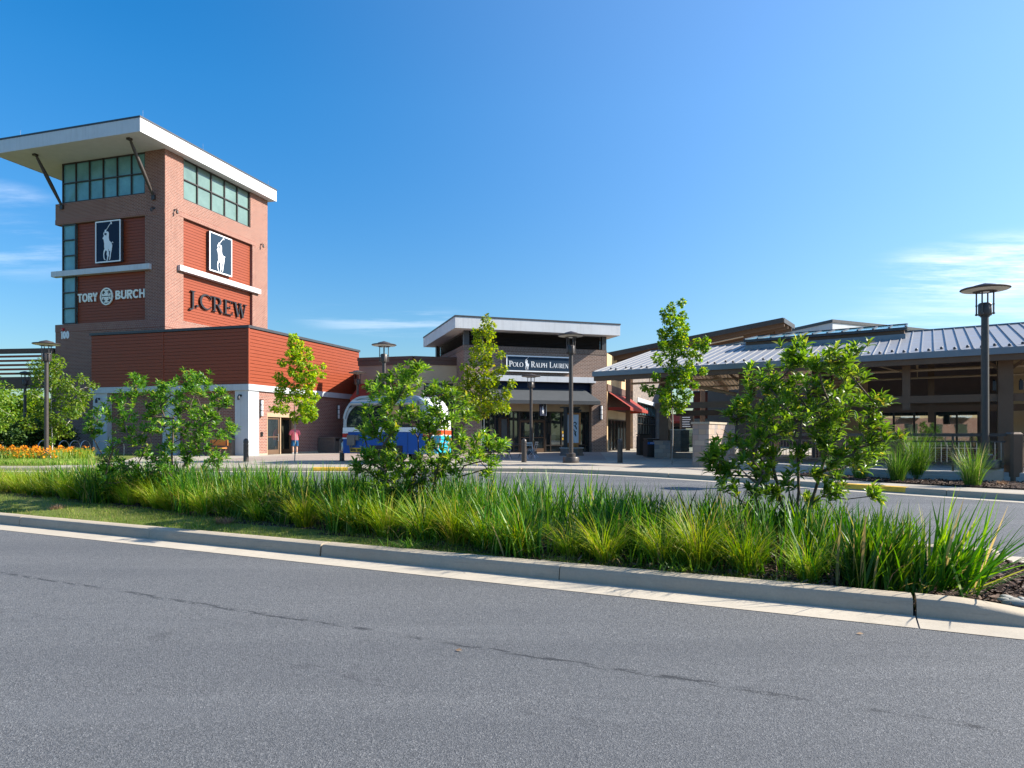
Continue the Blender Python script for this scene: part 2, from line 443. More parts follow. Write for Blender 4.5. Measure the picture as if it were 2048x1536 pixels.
MT['tan_stucco']=paint('tan_stucco',(.50,.39,.26),.9,0,.07,1.2,.2,.3)
MT['olive_stucco']=paint('olive_stucco',(.35,.30,.215),.9,0,.06,1.2,.2,.3)
MT['mauve_stucco']=paint('mauve_stucco',(.30,.215,.165),.9,0,.06,1.2,.2,.3)
MT['brown_trim']=paint('brown_trim',(.095,.050,.035),.6,0,.08)
MT['awning_grey']=paint('awning_charcoal',(.058,.064,.070),.75,0,.08,2,.3,.1)
MT['awning_red']=paint('awning_red',(.24,.030,.018),.75,0,.08,2,.3,.1)
MT['concrete_light']=concrete('concrete_kerb',(.42,.355,.265),None,.5,1.5)
MT['gutter']=concrete('concrete_gutter',(.49,.43,.34),None,.25,1.2)
MT['pavement']=concrete('pavement_concrete',(.40,.355,.29),(1.5,17),.2,.6)
MT['paver']=concrete('paver_band',(.34,.27,.225),(.3,17),.3,1)
MT['concrete_wall']=concrete('concrete_wall',(.42,.40,.36),None,.25,1.4)
MT['stone_warm']=stone('ledge_stone',[(.34,.26,.20),(.22,.21,.21),(.42,.31,.20),(.33,.24,.20),(.45,.36,.27),(.26,.24,.23)],(.42,.21))
MT['stone_grey']=stone('grey_stone',[(.20,.16,.14),(.11,.10,.10),(.26,.21,.17),(.15,.13,.13)],(.36,.17))
MT['roof_metal']=paint('standing_seam_metal',(.265,.265,.27),.48,.12,.04,.5)
MT['roof_fascia']=paint('roof_fascia_metal',(.175,.20,.23),.4,.5,.06,1)
MT['deck']=paint('roof_deck_tan',(.36,.27,.19),.6,.1,.08,2)
MT['purple_wall']=paint('plum_panel_wall',(.115,.085,.085),.6,0,.06)
MT['sand_wall']=paint('sand_wall',(.50,.36,.21),.85,0,.06,1,.2,.2)
MT['mulch']=mulch_mat()
MT['turf']=soilgrass('turf',(.13,.18,.03),(.22,.22,.07),20)
MT['earth']=soilgrass('earth_ground',(.09,.11,.035),(.14,.13,.06),6)
MT['leaf_magnolia']=leafmat('magnolia_leaf',[(0,(.048,.125,.014)),(.4,(.095,.215,.024)),(.75,(.155,.285,.034)),(.93,(.22,.33,.045)),(1,(.36,.34,.05))],.45,.36,.45,2.2)
MT['leaf_maple']=leafmat('maple_leaf',[(0,(.085,.17,.010)),(.4,(.17,.30,.014)),(.75,(.28,.40,.018)),(1,(.44,.40,.03))],.5,.45,.35)
MT['leaf_maple_green']=leafmat('sweetgum_leaf',[(0,(.050,.14,.010)),(.45,(.11,.235,.018)),(.8,(.20,.32,.025)),(1,(.34,.37,.035))],.48,.42,.4)
MT['leaf_birch']=leafmat('birch_leaf',[(0,(.060,.14,.014)),(.5,(.13,.235,.025)),(1,(.27,.34,.05))],.45,.45,.35)
MT['leaf_dark']=leafmat('hedge_leaf',[(0,(.014,.038,.010)),(.5,(.030,.070,.014)),(1,(.075,.12,.025))],.28,.5,.3)
MT['iris']=leafmat('iris_blade',[(0,(.014,.068,.006)),(.4,(.036,.125,.009)),(.72,(.095,.21,.013)),(.90,(.17,.28,.02)),(.95,(.30,.27,.06)),(1,(.42,.31,.14))],.34,.45,.3,1.3)
MT['sedge']=leafmat('sedge_blade',[(0,(.075,.18,.010)),(.35,(.16,.275,.014)),(.7,(.27,.36,.022)),(.90,(.38,.37,.04)),(1,(.46,.34,.12))],.32,.5,.25)
MT['fountain']=leafmat('fountain_grass_blade',[(0,(.035,.115,.012)),(.5,(.070,.17,.018)),(.9,(.13,.23,.03)),(1,(.34,.31,.14))],.40,.42,.35)
MT['lawn']=leafmat('lawn_blade',[(0,(.08,.17,.016)),(.5,(.15,.26,.03)),(.8,(.27,.31,.07)),(1,(.40,.33,.13))],.35,.6,.2,1.1)
MT['flower']=leafmat('orange_petal',[(0,(.55,.16,.006)),(.6,(.72,.26,.010)),(1,(.80,.38,.02))],.3,.6,.2)
MT['straw']=leafmat('dry_straw',[(0,(.22,.13,.08)),(1,(.42,.28,.18))],.2,.8,.1)
MT['bark_dark']=bark('bark_dark',(.16,.12,.09))
MT['bark_grey']=bark('bark_grey',(.40,.36,.31))
MT['bark_birch']=bark('bark_birch',(.25,.18,.14),(.60,.55,.48))
MT['steel']=paint('galvanised_steel',(.45,.46,.47),.35,.8,.1,6)
MT['bin']=paint('bin_slats',(.060,.045,.038),.5,.1,.2,8)
MT['bin_tan']=paint('bin_grey_brown',(.17,.14,.115),.5,.1,.15,8)
MT['yellow']=paint('yellow_paint',(.70,.40,.03),.65,0,.25,9)
MT['orange_wood']=paint('orange_timber',(.55,.20,.035),.5,0,.15,8)
MT['trailer_blue']=paint('trailer_blue',(.006,.085,.34),.4,0,.06,2,.3)
MT['trailer_silver']=paint('trailer_silver',(.40,.42,.44),.38,.55,.03,.4)
MT['trailer_white']=paint('trailer_white',(.78,.79,.78),.3,0,.04,2)
MT['trailer_teal']=paint('trailer_teal',(.02,.36,.55),.3,0,.10,3)
MT['trailer_red']=paint('trailer_red',(.66,.06,.015),.3,0,.05,3)
MT['red_lens']=paint('red_lens',(.45,.01,.012),.2,0,.1)
MT['rubber']=paint('rubber',(.018,.018,.018),.85,0,.15)
MT['skin']=paint('skin',(.52,.30,.21),.6,0,.06,4)
MT['shirt']=paint('pink_cloth',(.72,.16,.20),.85,0,.1,6,.2)
MT['shorts']=paint('blue_cloth',(.012,.085,.20),.85,0,.2,6,.2)
MT['shoe']=paint('shoe_white',(.65,.64,.62),.6,0,.1)
MT['hair']=paint('grey_hair',(.24,.19,.16),.8,0,.15,30)
MT['rock']=concrete('river_rock',(.38,.37,.34),None,.3,4)
MT['blue_label']=paint('blue_label',(.01,.16,.60),.4,0,.03)
MT['green_label']=paint('green_label',(.02,.40,.20),.4,0,.03)
# ================================================================== camera, sun, sky
cam=bpy.data.cameras.new('camera'); co=bpy.data.objects.new('camera',cam); link(co)
co.location=(0,0,CAMZ); co.rotation_euler=(R(90),0,0)
cam.sensor_width=36; cam.lens=FPX/2048*36; cam.shift_y=(HOR-768)/2048; cam.clip_end=2000; cam.clip_start=.05
scene.camera=co
SUN_EL=33.0; SUN_AZ=87.5           # azimuth clockwise from +Y
sd=Vector((math.sin(R(SUN_AZ))*math.cos(R(SUN_EL)),math.cos(R(SUN_AZ))*math.cos(R(SUN_EL)),math.sin(R(SUN_EL))))
sl=bpy.data.lights.new('sun','SUN'); sl.energy=5.0; sl.angle=R(.53); sl.color=(1.0,.93,.82)
so=bpy.data.objects.new('sun',sl); link(so); so.rotation_euler=(-sd).to_track_quat('-Z','Y').to_euler(); so.location=(40,0,40)
w=bpy.data.worlds.new('World'); scene.world=w; w.use_nodes=True; wt=w.node_tree; wt.nodes.clear()
def wn(typ,**k):
    n=wt.nodes.new(typ)
    for a,b in k.items(): setattr(n,a,b)
    return n
sky=wn('ShaderNodeTexSky',sky_type='NISHITA'); sky.sun_disc=False; sky.sun_elevation=R(SUN_EL); sky.sun_rotation=R(SUN_AZ)
sky.altitude=50; sky.air_density=1.25; sky.dust_density=.8; sky.ozone_density=3.0
hs=wn('ShaderNodeHueSaturation'); hs.inputs['Hue'].default_value=.499; hs.inputs['Saturation'].default_value=1.46; wt.links.new(sky.outputs[0],hs.inputs['Color'])
tc=wn('ShaderNodeTexCoord'); nrm=wn('ShaderNodeVectorMath',operation='NORMALIZE'); wt.links.new(tc.outputs['Generated'],nrm.inputs[0])
def wmath(op,a,b=None,clamp=False):
    n=wn('ShaderNodeMath',operation=op,use_clamp=clamp)
    for i,x in enumerate((a,b)):
        if x is None: continue
        if isinstance(x,bpy.types.NodeSocket): wt.links.new(x,n.inputs[i])
        else: n.inputs[i].default_value=x
    return n.outputs[0]
def wrng(f,a,b,c=0.,d=1.):
    n=wn('ShaderNodeMapRange',interpolation_type='SMOOTHSTEP'); wt.links.new(f,n.inputs[0])
    for i,x in enumerate((a,b,c,d)): n.inputs[i+1].default_value=x
    return n.outputs[0]
# thin cirrus: noise laid on a high flat layer (direction divided by its height)
sx=wn('ShaderNodeSeparateXYZ'); wt.links.new(nrm.outputs[0],sx.inputs[0])
zc=wmath('ADD',wmath('MAXIMUM',sx.outputs[2],0.0),.04)
px_=wmath('DIVIDE',sx.outputs[0],zc); py_=wmath('DIVIDE',sx.outputs[1],zc)
cv=wn('ShaderNodeCombineXYZ'); wt.links.new(px_,cv.inputs[0]); wt.links.new(py_,cv.inputs[1])
def wnoise(scale,rot,loc,sc,detail=8,rough=.62):
    mp=wn('ShaderNodeMapping'); wt.links.new(cv.outputs[0],mp.inputs[0]); mp.inputs[1].default_value=loc; mp.inputs[2].default_value=rot; mp.inputs[3].default_value=scale
    n=wn('ShaderNodeTexNoise'); n.inputs['Scale'].default_value=sc; n.inputs['Detail'].default_value=detail; n.inputs['Roughness'].default_value=rough
    wt.links.new(mp.outputs[0],n.inputs['Vector']); return n.outputs[0]
wisp=wnoise((.35,1.0,1),(0,0,R(14)),(1.3,.6,0),1.7,9,.68)
def patch(px,py,rx,ry):             # a cloud bank round one bearing and height in the sky
    d=Vector(((px-1024)/FPX,1,(HOR-py)/FPX)).normalized()
    az=wmath('ARCTAN2',sx.outputs[0],sx.outputs[1]); el=wmath('ARCSINE',sx.outputs[2])
    a=wmath('DIVIDE',wmath('SUBTRACT',az,math.atan2(d.x,d.y)),rx); e=wmath('DIVIDE',wmath('SUBTRACT',el,math.asin(d.z)),ry)
    r=wmath('SQRT',wmath('ADD',wmath('MULTIPLY',a,a),wmath('MULTIPLY',e,e)))
    return wrng(r,.25,1.0,1.0,0.0)
streak=wrng(wisp,.40,.66)
c1=wmath('MULTIPLY',patch(2020,535,.20,.050),wmath('MULTIPLY',streak,1.15))
c2=wmath('MULTIPLY',patch(780,640,.16,.028),wmath('MULTIPLY',streak,.38))
c3=wmath('MULTIPLY',patch(20,490,.10,.045),wmath('MULTIPLY',streak,.35))
c4=wmath('MULTIPLY',patch(1960,640,.22,.040),wmath('MULTIPLY',streak,.45))
c5=wmath('MULTIPLY',patch(10,390,.07,.02),wmath('MULTIPLY',streak,.3))
cl=wmath('MAXIMUM',wmath('MAXIMUM',wmath('MAXIMUM',c1,c2),wmath('MAXIMUM',c3,c4)),c5)
mx=wn('ShaderNodeMix',data_type='RGBA'); wt.links.new(wmath('MULTIPLY',cl,.75,True),mx.inputs[0]); 
hz=wn('ShaderNodeMix',data_type='RGBA',blend_type='MULTIPLY'); hz.inputs[0].default_value=1; wt.links.new(hs.outputs[0],hz.inputs[6])
hr=wn('ShaderNodeValToRGB'); wt.links.new(sx.outputs[2],hr.inputs[0]); e_=hr.color_ramp.elements; e_[0].position=0; e_[0].color=(.46,.62,.80,1); e_[1].position=.42; e_[1].color=(.86,.92,1.0,1); wt.links.new(hr.outputs[0],hz.inputs[7])   # clear dry air: little whitening at the horizon
sdn=wn('ShaderNodeVectorMath',operation='DOT_PRODUCT'); wt.links.new(nrm.outputs[0],sdn.inputs[0]); sdn.inputs[1].default_value=sd
glow=wn('ShaderNodeMix',data_type='RGBA',blend_type='ADD'); wt.links.new(wrng(sdn.outputs['Value'],-.1,1.0),glow.inputs[0]); wt.links.new(hz.outputs[2],glow.inputs[6]); glow.inputs[7].default_value=(1.15,1.15,1.2,1)   # hazy aureole round the sun
wt.links.new(glow.outputs[2],mx.inputs[6]); mx.inputs[7].default_value=(7.6,7.8,8.3,1)
bg=wn('ShaderNodeBackground'); bg.inputs[1].default_value=.092; wt.links.new(mx.outputs[2],bg.inputs[0])
wo=wn('ShaderNodeOutputWorld'); wt.links.new(bg.outputs[0],wo.inputs[0])
vs=scene.view_settings; vs.view_transform='Standard'; vs.look='None'; vs.exposure=1.13; vs.gamma=1
scene.render.engine='CYCLES'; scene.cycles.max_bounces=6; scene.cycles.transparent_max_bounces=6

# ================================================================== ground, roads, kerbs
def struct(name,mb,mats,smooth=False): return tag(mb.build(name,mats,None,smooth),kind='structure')
b=MB(); b.slab([(-400,-300),(400,-300),(400,700),(-400,700)],-.6,-.03); struct('ground',b,MT['earth'])
b=MB(); b.add([(-70,-25,0),(60,-25,0),(60,30,0),(-70,30,0)],[(0,1,2,3)]); struct('road',b,MT['asphalt'])

K0=Vector((-7.65,10.46)); KD=Vector((.896,-.4435)).normalized(); KN=Vector((-KD.y,KD.x))   # near kerb: along, inward
def isl(t,o): p=K0+KD*t+KN*o; return (p.x,p.y)
T0,T1=-26.0,11.9                      # kerb runs far out of frame on the left, ends at the nose joint
ISW=3.62
def sweep(mb,line,prof,m=0):           # prof: (offset to the left of travel, z)
    n=len(line); P=[Vector(p) for p in line]; rows=[]
    for i in range(n):
        d=(P[min(i+1,n-1)]-P[max(i-1,0)]).normalized(); nn=Vector((-d.y,d.x))
        rows.append([(P[i].x+nn.x*o,P[i].y+nn.y*o,z) for o,z in prof])
    k=len(prof); vs=[v for r in rows for v in r]; fs=[]
    for i in range(n-1):
        for j in range(k-1): fs.append((i*k+j,(i+1)*k+j,(i+1)*k+j+1,i*k+j+1))
    fs.append(tuple(range(k))); fs.append(tuple(range((n-1)*k+k-1,(n-1)*k-1,-1)))
    mb.add(vs,fs,m)
gut=MB()
sweep(gut,[isl(T0,0),isl(T1-.006,0)],[(0,.004),(.36,.012)])
sweep(gut,[isl(T1+.006,0),isl(T1+1.1,0),isl(T1+4,0)],[(0,.004),(.62,.012)])
# kerb segments with open joints, worn and slightly uneven
kerb=MB(); SEG=3.02; t=T1
prof=[(.36,.0),(.375,.115),(.395,.143),(.43,.152),(.555,.154),(.575,.146),(.58,.05)]
while t>T0:
    a=max(T0,t-SEG); nseg=26; dz=random.uniform(-.004,.004)
    line=[isl(a+.007+(t-a-.014)*i/nseg,random.uniform(-.0035,.0035)) for i in range(nseg+1)]
    sweep(kerb,line,[(o,z+(dz if z>.1 else 0)) for o,z in prof]); t=a
# tapered nose piece, sinking into the apron
rows=[];n=14
for i in range(n+1):
    s=i/n; h=1-max(0,(s-.18)/.82)**1.6; t=T1+.007+s*1.12; out=.0+.16*s*s
    rows.append([(*isl(t,o+out*(0 if o<.5 else 1)),.012+(z-.012)*h if z>.012 else z) for o,z in prof])
k=len(prof); vs_=[v for r in rows for v in r]; fs_=[]
for i in range(n):
    for j in range(k-1): fs_.append((i*k+j,(i+1)*k+j,(i+1)*k+j+1,i*k+j+1))
fs_.append(tuple(range(k))); kerb.add(vs_,fs_)
# island's far kerb, rounded at its end
bl=[isl(t,ISW) for t in (T0,-12,-6,0,4,8,10.5,11.9)]
e0=Vector(isl(12.75,ISW-.07)); bl+= [tuple(e0)]
bl=bl[::-1]
sweep(kerb,bl,[(.36-.36,.0),(.015,.115),(.035,.143),(.07,.152),(.25,.154),(.27,.146),(.28,.05)])
kerb.lathe([(.16,.0),(.155,.11),(.14,.14),(.10,.152),(0,.154)],(e0.x-.06,e0.y-.12,0),14)
sweep(gut,[isl(t,ISW+.36) for t in (14.6,13.6,12.6,8,4,0,-6,-12,T0)],[(0,.004),(.36,.012)])
gut.slab([isl(12.95,ISW-.6),isl(14.6,ISW-.6),isl(14.6,ISW+.001),isl(12.95,ISW+.001)],-.01,.02)
sweep(kerb,[isl(14.6,.45),isl(14.62,1.5),isl(14.62,2.6),isl(14.6,ISW+.05)],[(-.02,0),(-.005,.115),(.015,.143),(.05,.152),(.20,.154),(.22,.146),(.23,.03)])
struct('gutter',gut,MT['gutter']); struct('kerb',kerb,MT['concrete_light'],True)

# island soil: gently mounded bed, mowed turf strip along the near kerb
def strip_w(t): return max(.16,1.25-.125*(t+.5)) if t>-6 else 1.6
soil=MB(); nt,no=70,14; vs_=[];fs_=[];ms=[]
def soil_z(t,o):
    u=(o-.58)/(ISW-.86); bump=math.sin(max(0,min(1,u))*math.pi)
    nose=max(0,min(1,(T1+.2-t)/1.2)); return (.105+.11*bump)*nose+.028*(1-nose)+.012*math.sin(t*5.3+o*3)*math.sin(o*7)
for i in range(nt+1):
    t=T0+(T1+2.6-T0)*i/nt
    for j in range(no+1):
        o=.57+(ISW-.86-.0)*j/no + (0 if t<T1 else .05*(t-T1))
        vs_.append((*isl(t,o),soil_z(t,o)))
for i in range(nt):
    t=T0+(T1+2.6-T0)*(i+.5)/nt
    for j in range(no):
        o=.57+(ISW-.86)*(j+.5)/no
        fs_.append((i*(no+1)+j,(i+1)*(no+1)+j,(i+1)*(no+1)+j+1,i*(no+1)+j+1)); ms.append(1 if o<.58+strip_w(t)*.9 and t<T1-.3 else 0)
soil.add(vs_,fs_); soil.m=ms
struct('planting_bed',soil,[MT['mulch'],MT['turf']],True)

# far kerb line (outer edge of its gutter), swept round to the right
def catmull(P,n=8):
    P=[Vector(p) for p in P]; out=[]
    for i in range(len(P)-1):
        p0=P[max(i-1,0)];p1=P[i];p2=P[i+1];p3=P[min(i+2,len(P)-1)]
        for k in range(n):
            u=k/n; out.append(.5*((2*p1)+(p2-p0)*u+(2*p0-5*p1+4*p2-p3)*u*u+(3*p1-p0-3*p2+p3)*u**3))
    out.append(P[-1]); return out
FK=catmull([(-60,28.5),(-40,27.2),(-19,26.2),(-10,26.0),(-.44,25.6),(3.0,24.0),(5.67,21.1),(8.2,17.6),(10.5,14.6),(13.5,11.2),(21,5)])
def off(line,o):
    r=[]
    for i,p in enumerate(line):
        d=(line[min(i+1,len(line)-1)]-line[max(i-1,0)]).normalized(); r.append(Vector((p.x-d.y*o,p.y+d.x*o)))
    return r
g2=MB(); sweep(g2,[tuple(p) for p in FK],[(0,.004),(.42,.010)]); struct('gutter_far',g2,MT['gutter'])
k2=MB(); i0=0
segs=[]; acc=0; st=0
for i in range(1,len(FK)):
    acc+=(FK[i]-FK[i-1]).length
    if acc>2.4 or i==len(FK)-1: segs.append((st,i)); st=i; acc=0
for a,bb in segs:
    ln=[FK[i].copy() for i in range(a,bb+1)]
    d=(ln[-1]-ln[-2]).normalized(); ln[-1]=ln[-1]-d*.02
    sweep(k2,[tuple(p) for p in ln],[(.42,0),(.435,.115),(.455,.143),(.49,.152),(.63,.153),(.632,.0)])
struct('kerb_far',k2,MT['concrete_light'],True)
# pavement behind the far kerb
edge=off(FK,.632)
pv=MB(); pv.slab([tuple(p) for p in edge]+[(40,5),(60,90),(-20,90),(-20.5,29.2),(-60,31.5)],-.02,.150)
struct('pavement',pv,MT['pavement'])
pb=MB(); e1=off(FK,3.2); e2=off(FK,3.75)
lo=[i for i,p in enumerate(FK) if -17<p.x<6.5]
pb.slab([tuple(e1[i]) for i in lo]+[tuple(e2[i]) for i in lo[::-1]],.10,.154)
pb.add([(-15.0,33.2,.155),(4.5,33.2,.155),(6,47.6,.155),(-3.2,44.6,.155),(-9,46,.155),(-13.0,40.6,.155)],[(0,1,2,3,4,5)])
struct('paver_paving',pb,MT['paver'])
# yellow warning paint: kerb by the trailer and the ramp on the right
yb=MB()
ii=[i for i,p in enumerate(FK) if -8.6<p.x<-4.9]
sweep(yb,[(FK[i].x,FK[i].y) for i in ii],[(.417,.03),(.431,.1165),(.451,.1465),(.489,.156),(.63,.157)])
ii=[i for i,p in enumerate(FK) if 7.7<p.x<9.05]
sweep(yb,[(FK[i].x,FK[i].y) for i in ii],[(.417,.03),(.431,.1165),(.451,.1465),(.489,.156),(.63,.157)])
struct('yellow_kerb_paint',yb,MT['yellow'],True)
# left lawn and bed bases beyond the pavement
lb=MB(); lb.add([(-60,29.7,.16),(-18.5,27.4,.16),(-17.6,31.5,.16),(-20.2,37.5,.16),(-21,46,.16),(-60,46,.16)],[(0,1,2,3,4,5)])
struct('lawn',lb,MT['turf'])
# mulch bed in front of the railing on the right
mb_=MB(); rb=[(8.6,21.3),(9.6,18.55),(10.9,16.75),(12.7,14.9),(15.5,13.1),(17.5,14.5),(15.3,16.55),(13.3,18.05),(11.0,19.6),(9.4,22.2)]
mb_.slab(rb,.10,.185); struct('mulch_bed',mb_,MT['mulch'])

# ================================================================== lettering: pen-stroke alphabets
def arc(cx,cy,rx,ry,a0,a1,n=14): return [(cx+rx*math.cos(R(a0+(a1-a0)*i/n)),cy+ry*math.sin(R(a0+(a1-a0)*i/n))) for i in range(n+1)]
def sans(ch,w):
    h=w/2
    G={'T':(.70,[[(0,1-h),(.70,1-h)],[(.35,0),(.35,1-w)]]),
       'O':(.95,[arc(.47,.5,.47-h,.5-h,0,360,24)]),
       'R':(.72,[[(h,0),(h,1)],[(w,1-h),(.42,1-h)]+arc(.42,.74,.24,.26-h,90,-90,9)+[(w,.48+h-.09)],[(.36,.44),(.64,0)]]),
       'Y':(.72,[[(.04,1),(.36,.46)],[(.68,1),(.36,.46)],[(.36,0),(.36,.5)]]),
       'B':(.72,[[(h,0),(h,1)],[(w,1-h),(.38,1-h)]+arc(.38,.755,.2,.245-h,90,-90,8)+[(w,.51+h*.3)],[(w,.50-h*.2)]+arc(.42,.265,.23,.265-h,90,-90,8)+[(w,h)]]),
       'U':(.78,[[(h,1),(h,.34)]+arc(.39,.36,.39-h,.36-h,180,360,12)+[(.78-h,1)]]),
       'C':(.82,[arc(.47,.5,.47-h,.5-h,48,312,20)]),
       'H':(.78,[[(h,0),(h,1)],[(.78-h,0),(.78-h,1)],[(w,.51),(.78-w,.51)]]),
       'E':(.6,[[(h,0),(h,1)],[(w,1-h),(.58,1-h)],[(w,.5),(.52,.5)],[(w,h),(.58,h)]]),
       'L':(.58,[[(h,0),(h,1)],[(w,h),(.56,h)]]),
       'N':(.78,[[(h,0),(h,1)],[(.78-h,0),(.78-h,1)],[(h,.98),(.78-h,.02)]]),
       'M':(.9,[[(h,0),(h,1)],[(.9-h,0),(.9-h,1)],[(h,.98),(.45,.2),(.9-h,.98)]]),
       'I':(.2,[[(h,0),(h,1)]]),
       '1':(.42,[[(.26,0),(.26,1)],[(.05,.80),(.26,.96)]]),
       '0':(.66,[arc(.33,.5,.33-h,.5-h,0,360,20)]),
       ' ':(.35,[])}
    return G[ch][0],[(p,w) for p in G[ch][1]]
def serif(ch):
    W=.15;t=.05;s=.05
    def S(x,y,l=.16): return ([(x-l,y),(x+l,y)],s)
    G={'J':(.42,[([(.26,1),(.26,.02),(.22,-.16),(.10,-.24),(.0,-.20)],[W,W,.12,.07,.10]),S(.26,.975)]),
       '.':(.24,[([(.03,.08),(.17,.08)],.14)]),
       'C':(.88,[(arc(.50,.5,.44,.47,38,322,22),[.05,.05,.05,.06,.07,.09,.11,.13,.145,.15,.155,.155,.155,.15,.145,.13,.11,.09,.07,.06,.05,.05,.05]),([(.83,.68),(.83,.98)],.05)]),
       'R':(.84,[([(.17,0),(.17,1)],W),([(.2,.97),(.42,.97)]+arc(.42,.73,.22,.24,90,-90,10)+[(.2,.49)],[t,t]+[.05,.07,.10,.13,.15,.15,.15,.13,.10,.07,.05]+[t]),([(.40,.49),(.72,.03)],[.10,.14]),S(.17,.025),S(.06,.975,.1),S(.76,.025,.09)]),
       'E':(.74,[([(.17,0),(.17,1)],W),([(.05,.975),(.66,.975)],t),([(.2,.51),(.52,.51)],t),([(.05,.025),(.70,.025)],t),([(.66,.99),(.66,.78)],[.05,.03]),([(.70,.01),(.72,.25)],[.05,.03]),([(.52,.62),(.52,.40)],.04)]),
       'W':(1.18,[([(.16,1),(.40,0)],W),([(.40,0),(.60,.98)],t),([(.58,1),(.82,0)],W),([(.82,0),(1.04,1)],t),S(.14,.975,.15),S(.58,.975,.14),S(1.04,.975,.13)]),
       'P':(.72,[([(.17,0),(.17,1)],W),([(.2,.97),(.40,.97)]+arc(.40,.71,.22,.26,90,-90,10)+[(.2,.45)],[t,t]+[.05,.07,.10,.13,.15,.15,.15,.13,.10,.07,.05]+[t]),S(.17,.025),S(.06,.975,.1)]),
       'O':(.98,[(arc(.48,.5,.42,.47,0,360,28),[.15,.15,.14,.12,.10,.08,.06,.05,.06,.08,.10,.12,.14,.15,.15,.15,.14,.12,.10,.08,.06,.05,.06,.08,.10,.12,.14,.15,.15])]),
       'L':(.70,[([(.17,0),(.17,1)],W),([(.05,.025),(.64,.025)],t),([(.64,.01),(.66,.27)],[.05,.03]),S(.17,.975)]),
       'A':(.90,[([(.10,0),(.44,1)],t),([(.42,1),(.76,0)],W),([(.22,.34),(.64,.34)],t),S(.10,.025,.12),S(.76,.025,.14)]),
       'H':(.96,[([(.17,0),(.17,1)],W),([(.77,0),(.77,1)],W),([(.2,.51),(.75,.51)],t),S(.17,.025),S(.17,.975),S(.77,.025),S(.77,.975)]),
       'U':(.92,[([(.17,1),(.17,.36)]+arc(.46,.34,.29,.31,180,360,12)+[(.75,1)],[W,W]+[.15,.14,.12,.10,.08,.07,.06]+[t]*6+[t]),S(.17,.975),S(.75,.975,.12)]),
       'N':(.96,[([(.15,0),(.15,1)],t),([(.13,1),(.80,0)],W),([(.80,0),(.80,1)],t),S(.15,.025,.12),S(.80,.975,.12),S(.10,.975,.08)]),
       ' ':(.30,[])}
    return G[ch]
def letters(text,parent,mat,x0,x1,z,h,y0,depth,style='sans',w=.17,small=None,name='letter',U=None,merge=False):
    """letters spread from x0 to x1 on a wall plane; each its own mesh child (or one mesh)"""
    def get(c): return sans(c,w) if style=='sans' else serif(c)
    seq=[]; adv=0
    for i,c in enumerate(text):
        sc=h if (small is None or c.isupper()) else h*small
        a,st=get(c.upper()); seq.append((adv,sc,st)); adv+=(a+ (.12 if style=='sans' else .05))*sc
    k=(x1-x0)/(adv-.08*h); one=MB()
    for ox,sc,st in seq:
        if not st: continue
        mb=one if merge else MB()
        if U: mb.frame(*U)
        for pts,ws in st:
            P=[(x0+(ox+p[0]*sc)*k,z+p[1]*sc) for p in pts]
            Wd=[q*sc for q in ws] if hasattr(ws,'__len__') else ws*sc
            mb.stroke(P,Wd,y0,y0+depth)
        if not merge: mb.build(name,mat,parent)
    if merge: return one.build(name,mat,parent)
def rider(mb,cx,cz,hh,y0,y1,flip=1):        # horse-and-rider emblem, height hh, centred on cx,cz; traced from the sign
    def q(x,y): return (cx+(x-515)/1000*hh*flip, cz-(y-735)/1000*hh)
    def st(pts,ws): mb.stroke([q(*p) for p in pts],[v/1000*hh for v in ws],y0,y1)
    def pg(pts,dy=0): mb.prism([q(*p) for p in pts],y0-.0006*dy,y1)
    st([(465,435),(540,345),(618,262)],[14,15,15]); st([(612,228),(628,262),(642,302)],[16,30,14])
    pg([(412,448),(428,428),(450,424),(468,440),(466,470),(480,490),(472,525),(445,520),(425,492)],9)
    pg([(470,482),(510,476),(542,500),(550,550),(545,640),(562,715),(520,740),(470,700),(462,640),(470,560),(490,540)],10)
    st([(425,470),(392,505),(385,545),(402,570)],[18,24,28,20])
    pg([(400,572),(440,562),(462,600),(458,660),(470,700),(520,735),(520,860),(505,930),(465,975),(440,950),(405,900),(400,830),(402,790),(385,700),(370,660),(352,662),(350,640),(368,615)],12)
    pg([(505,730),(560,715),(600,745),(640,790),(660,850),(652,905),(625,960),(600,950),(575,990),(556,985),(555,930),(510,940)],14)
    st([(640,775),(665,762),(688,785)],[14,20,12])
    st([(430,930),(398,985),(383,1050),(388,1130),(402,1180),(436,1212)],[52,40,26,24,24,16])
    st([(505,930),(512,1010),(498,1060),(520,1110),(505,1180),(480,1250)],[60,50,40,40,26,24])
    st([(540,1000),(535,1060),(542,1120)],[26,24,20])
    st([(622,930),(612,1000),(600,1060),(592,1130),(585,1180),(565,1212)],[56,34,26,28,24,22])
# ================================================================== brick tower and entrance block (share one alignment)
AX,AY,AR=-15.06,40.0,R(-16.9)
def glazing(parent,mb_frame,x0,x1,z0,z1,nx,nz,y,glass,frame='bronze',bar=.07,name='window',depth=.1,xs=None,zs=None):
    g=MB().frame(*mb_frame); g.box(x0,x1,y,y+.03,z0,z1); w_=g.build(name,MT[glass],parent)
    f=MB().frame(*mb_frame)
    xs=xs or [x0+(x1-x0)*i/nx for i in range(nx+1)]; zs=zs or [z0+(z1-z0)*i/nz for i in range(nz+1)]
    for i,x in enumerate(xs):
        a=x if i==0 else (x-bar if i==len(xs)-1 else x-bar/2); f.box(a,a+bar,y-depth,y-.002,z0,z1)
    for j,z in enumerate(zs):
        a=z if j==0 else (z-bar if j==len(zs)-1 else z-bar/2)
        for i in range(len(xs)-1):
            l=xs[i]+(bar if i==0 else bar/2); r=xs[i+1]-(bar if i==len(xs)-2 else bar/2)
            f.box(l,r,y-depth+.004,y-.003,a,a+bar)
    f.build('window_frame',MT[frame],w_); return w_
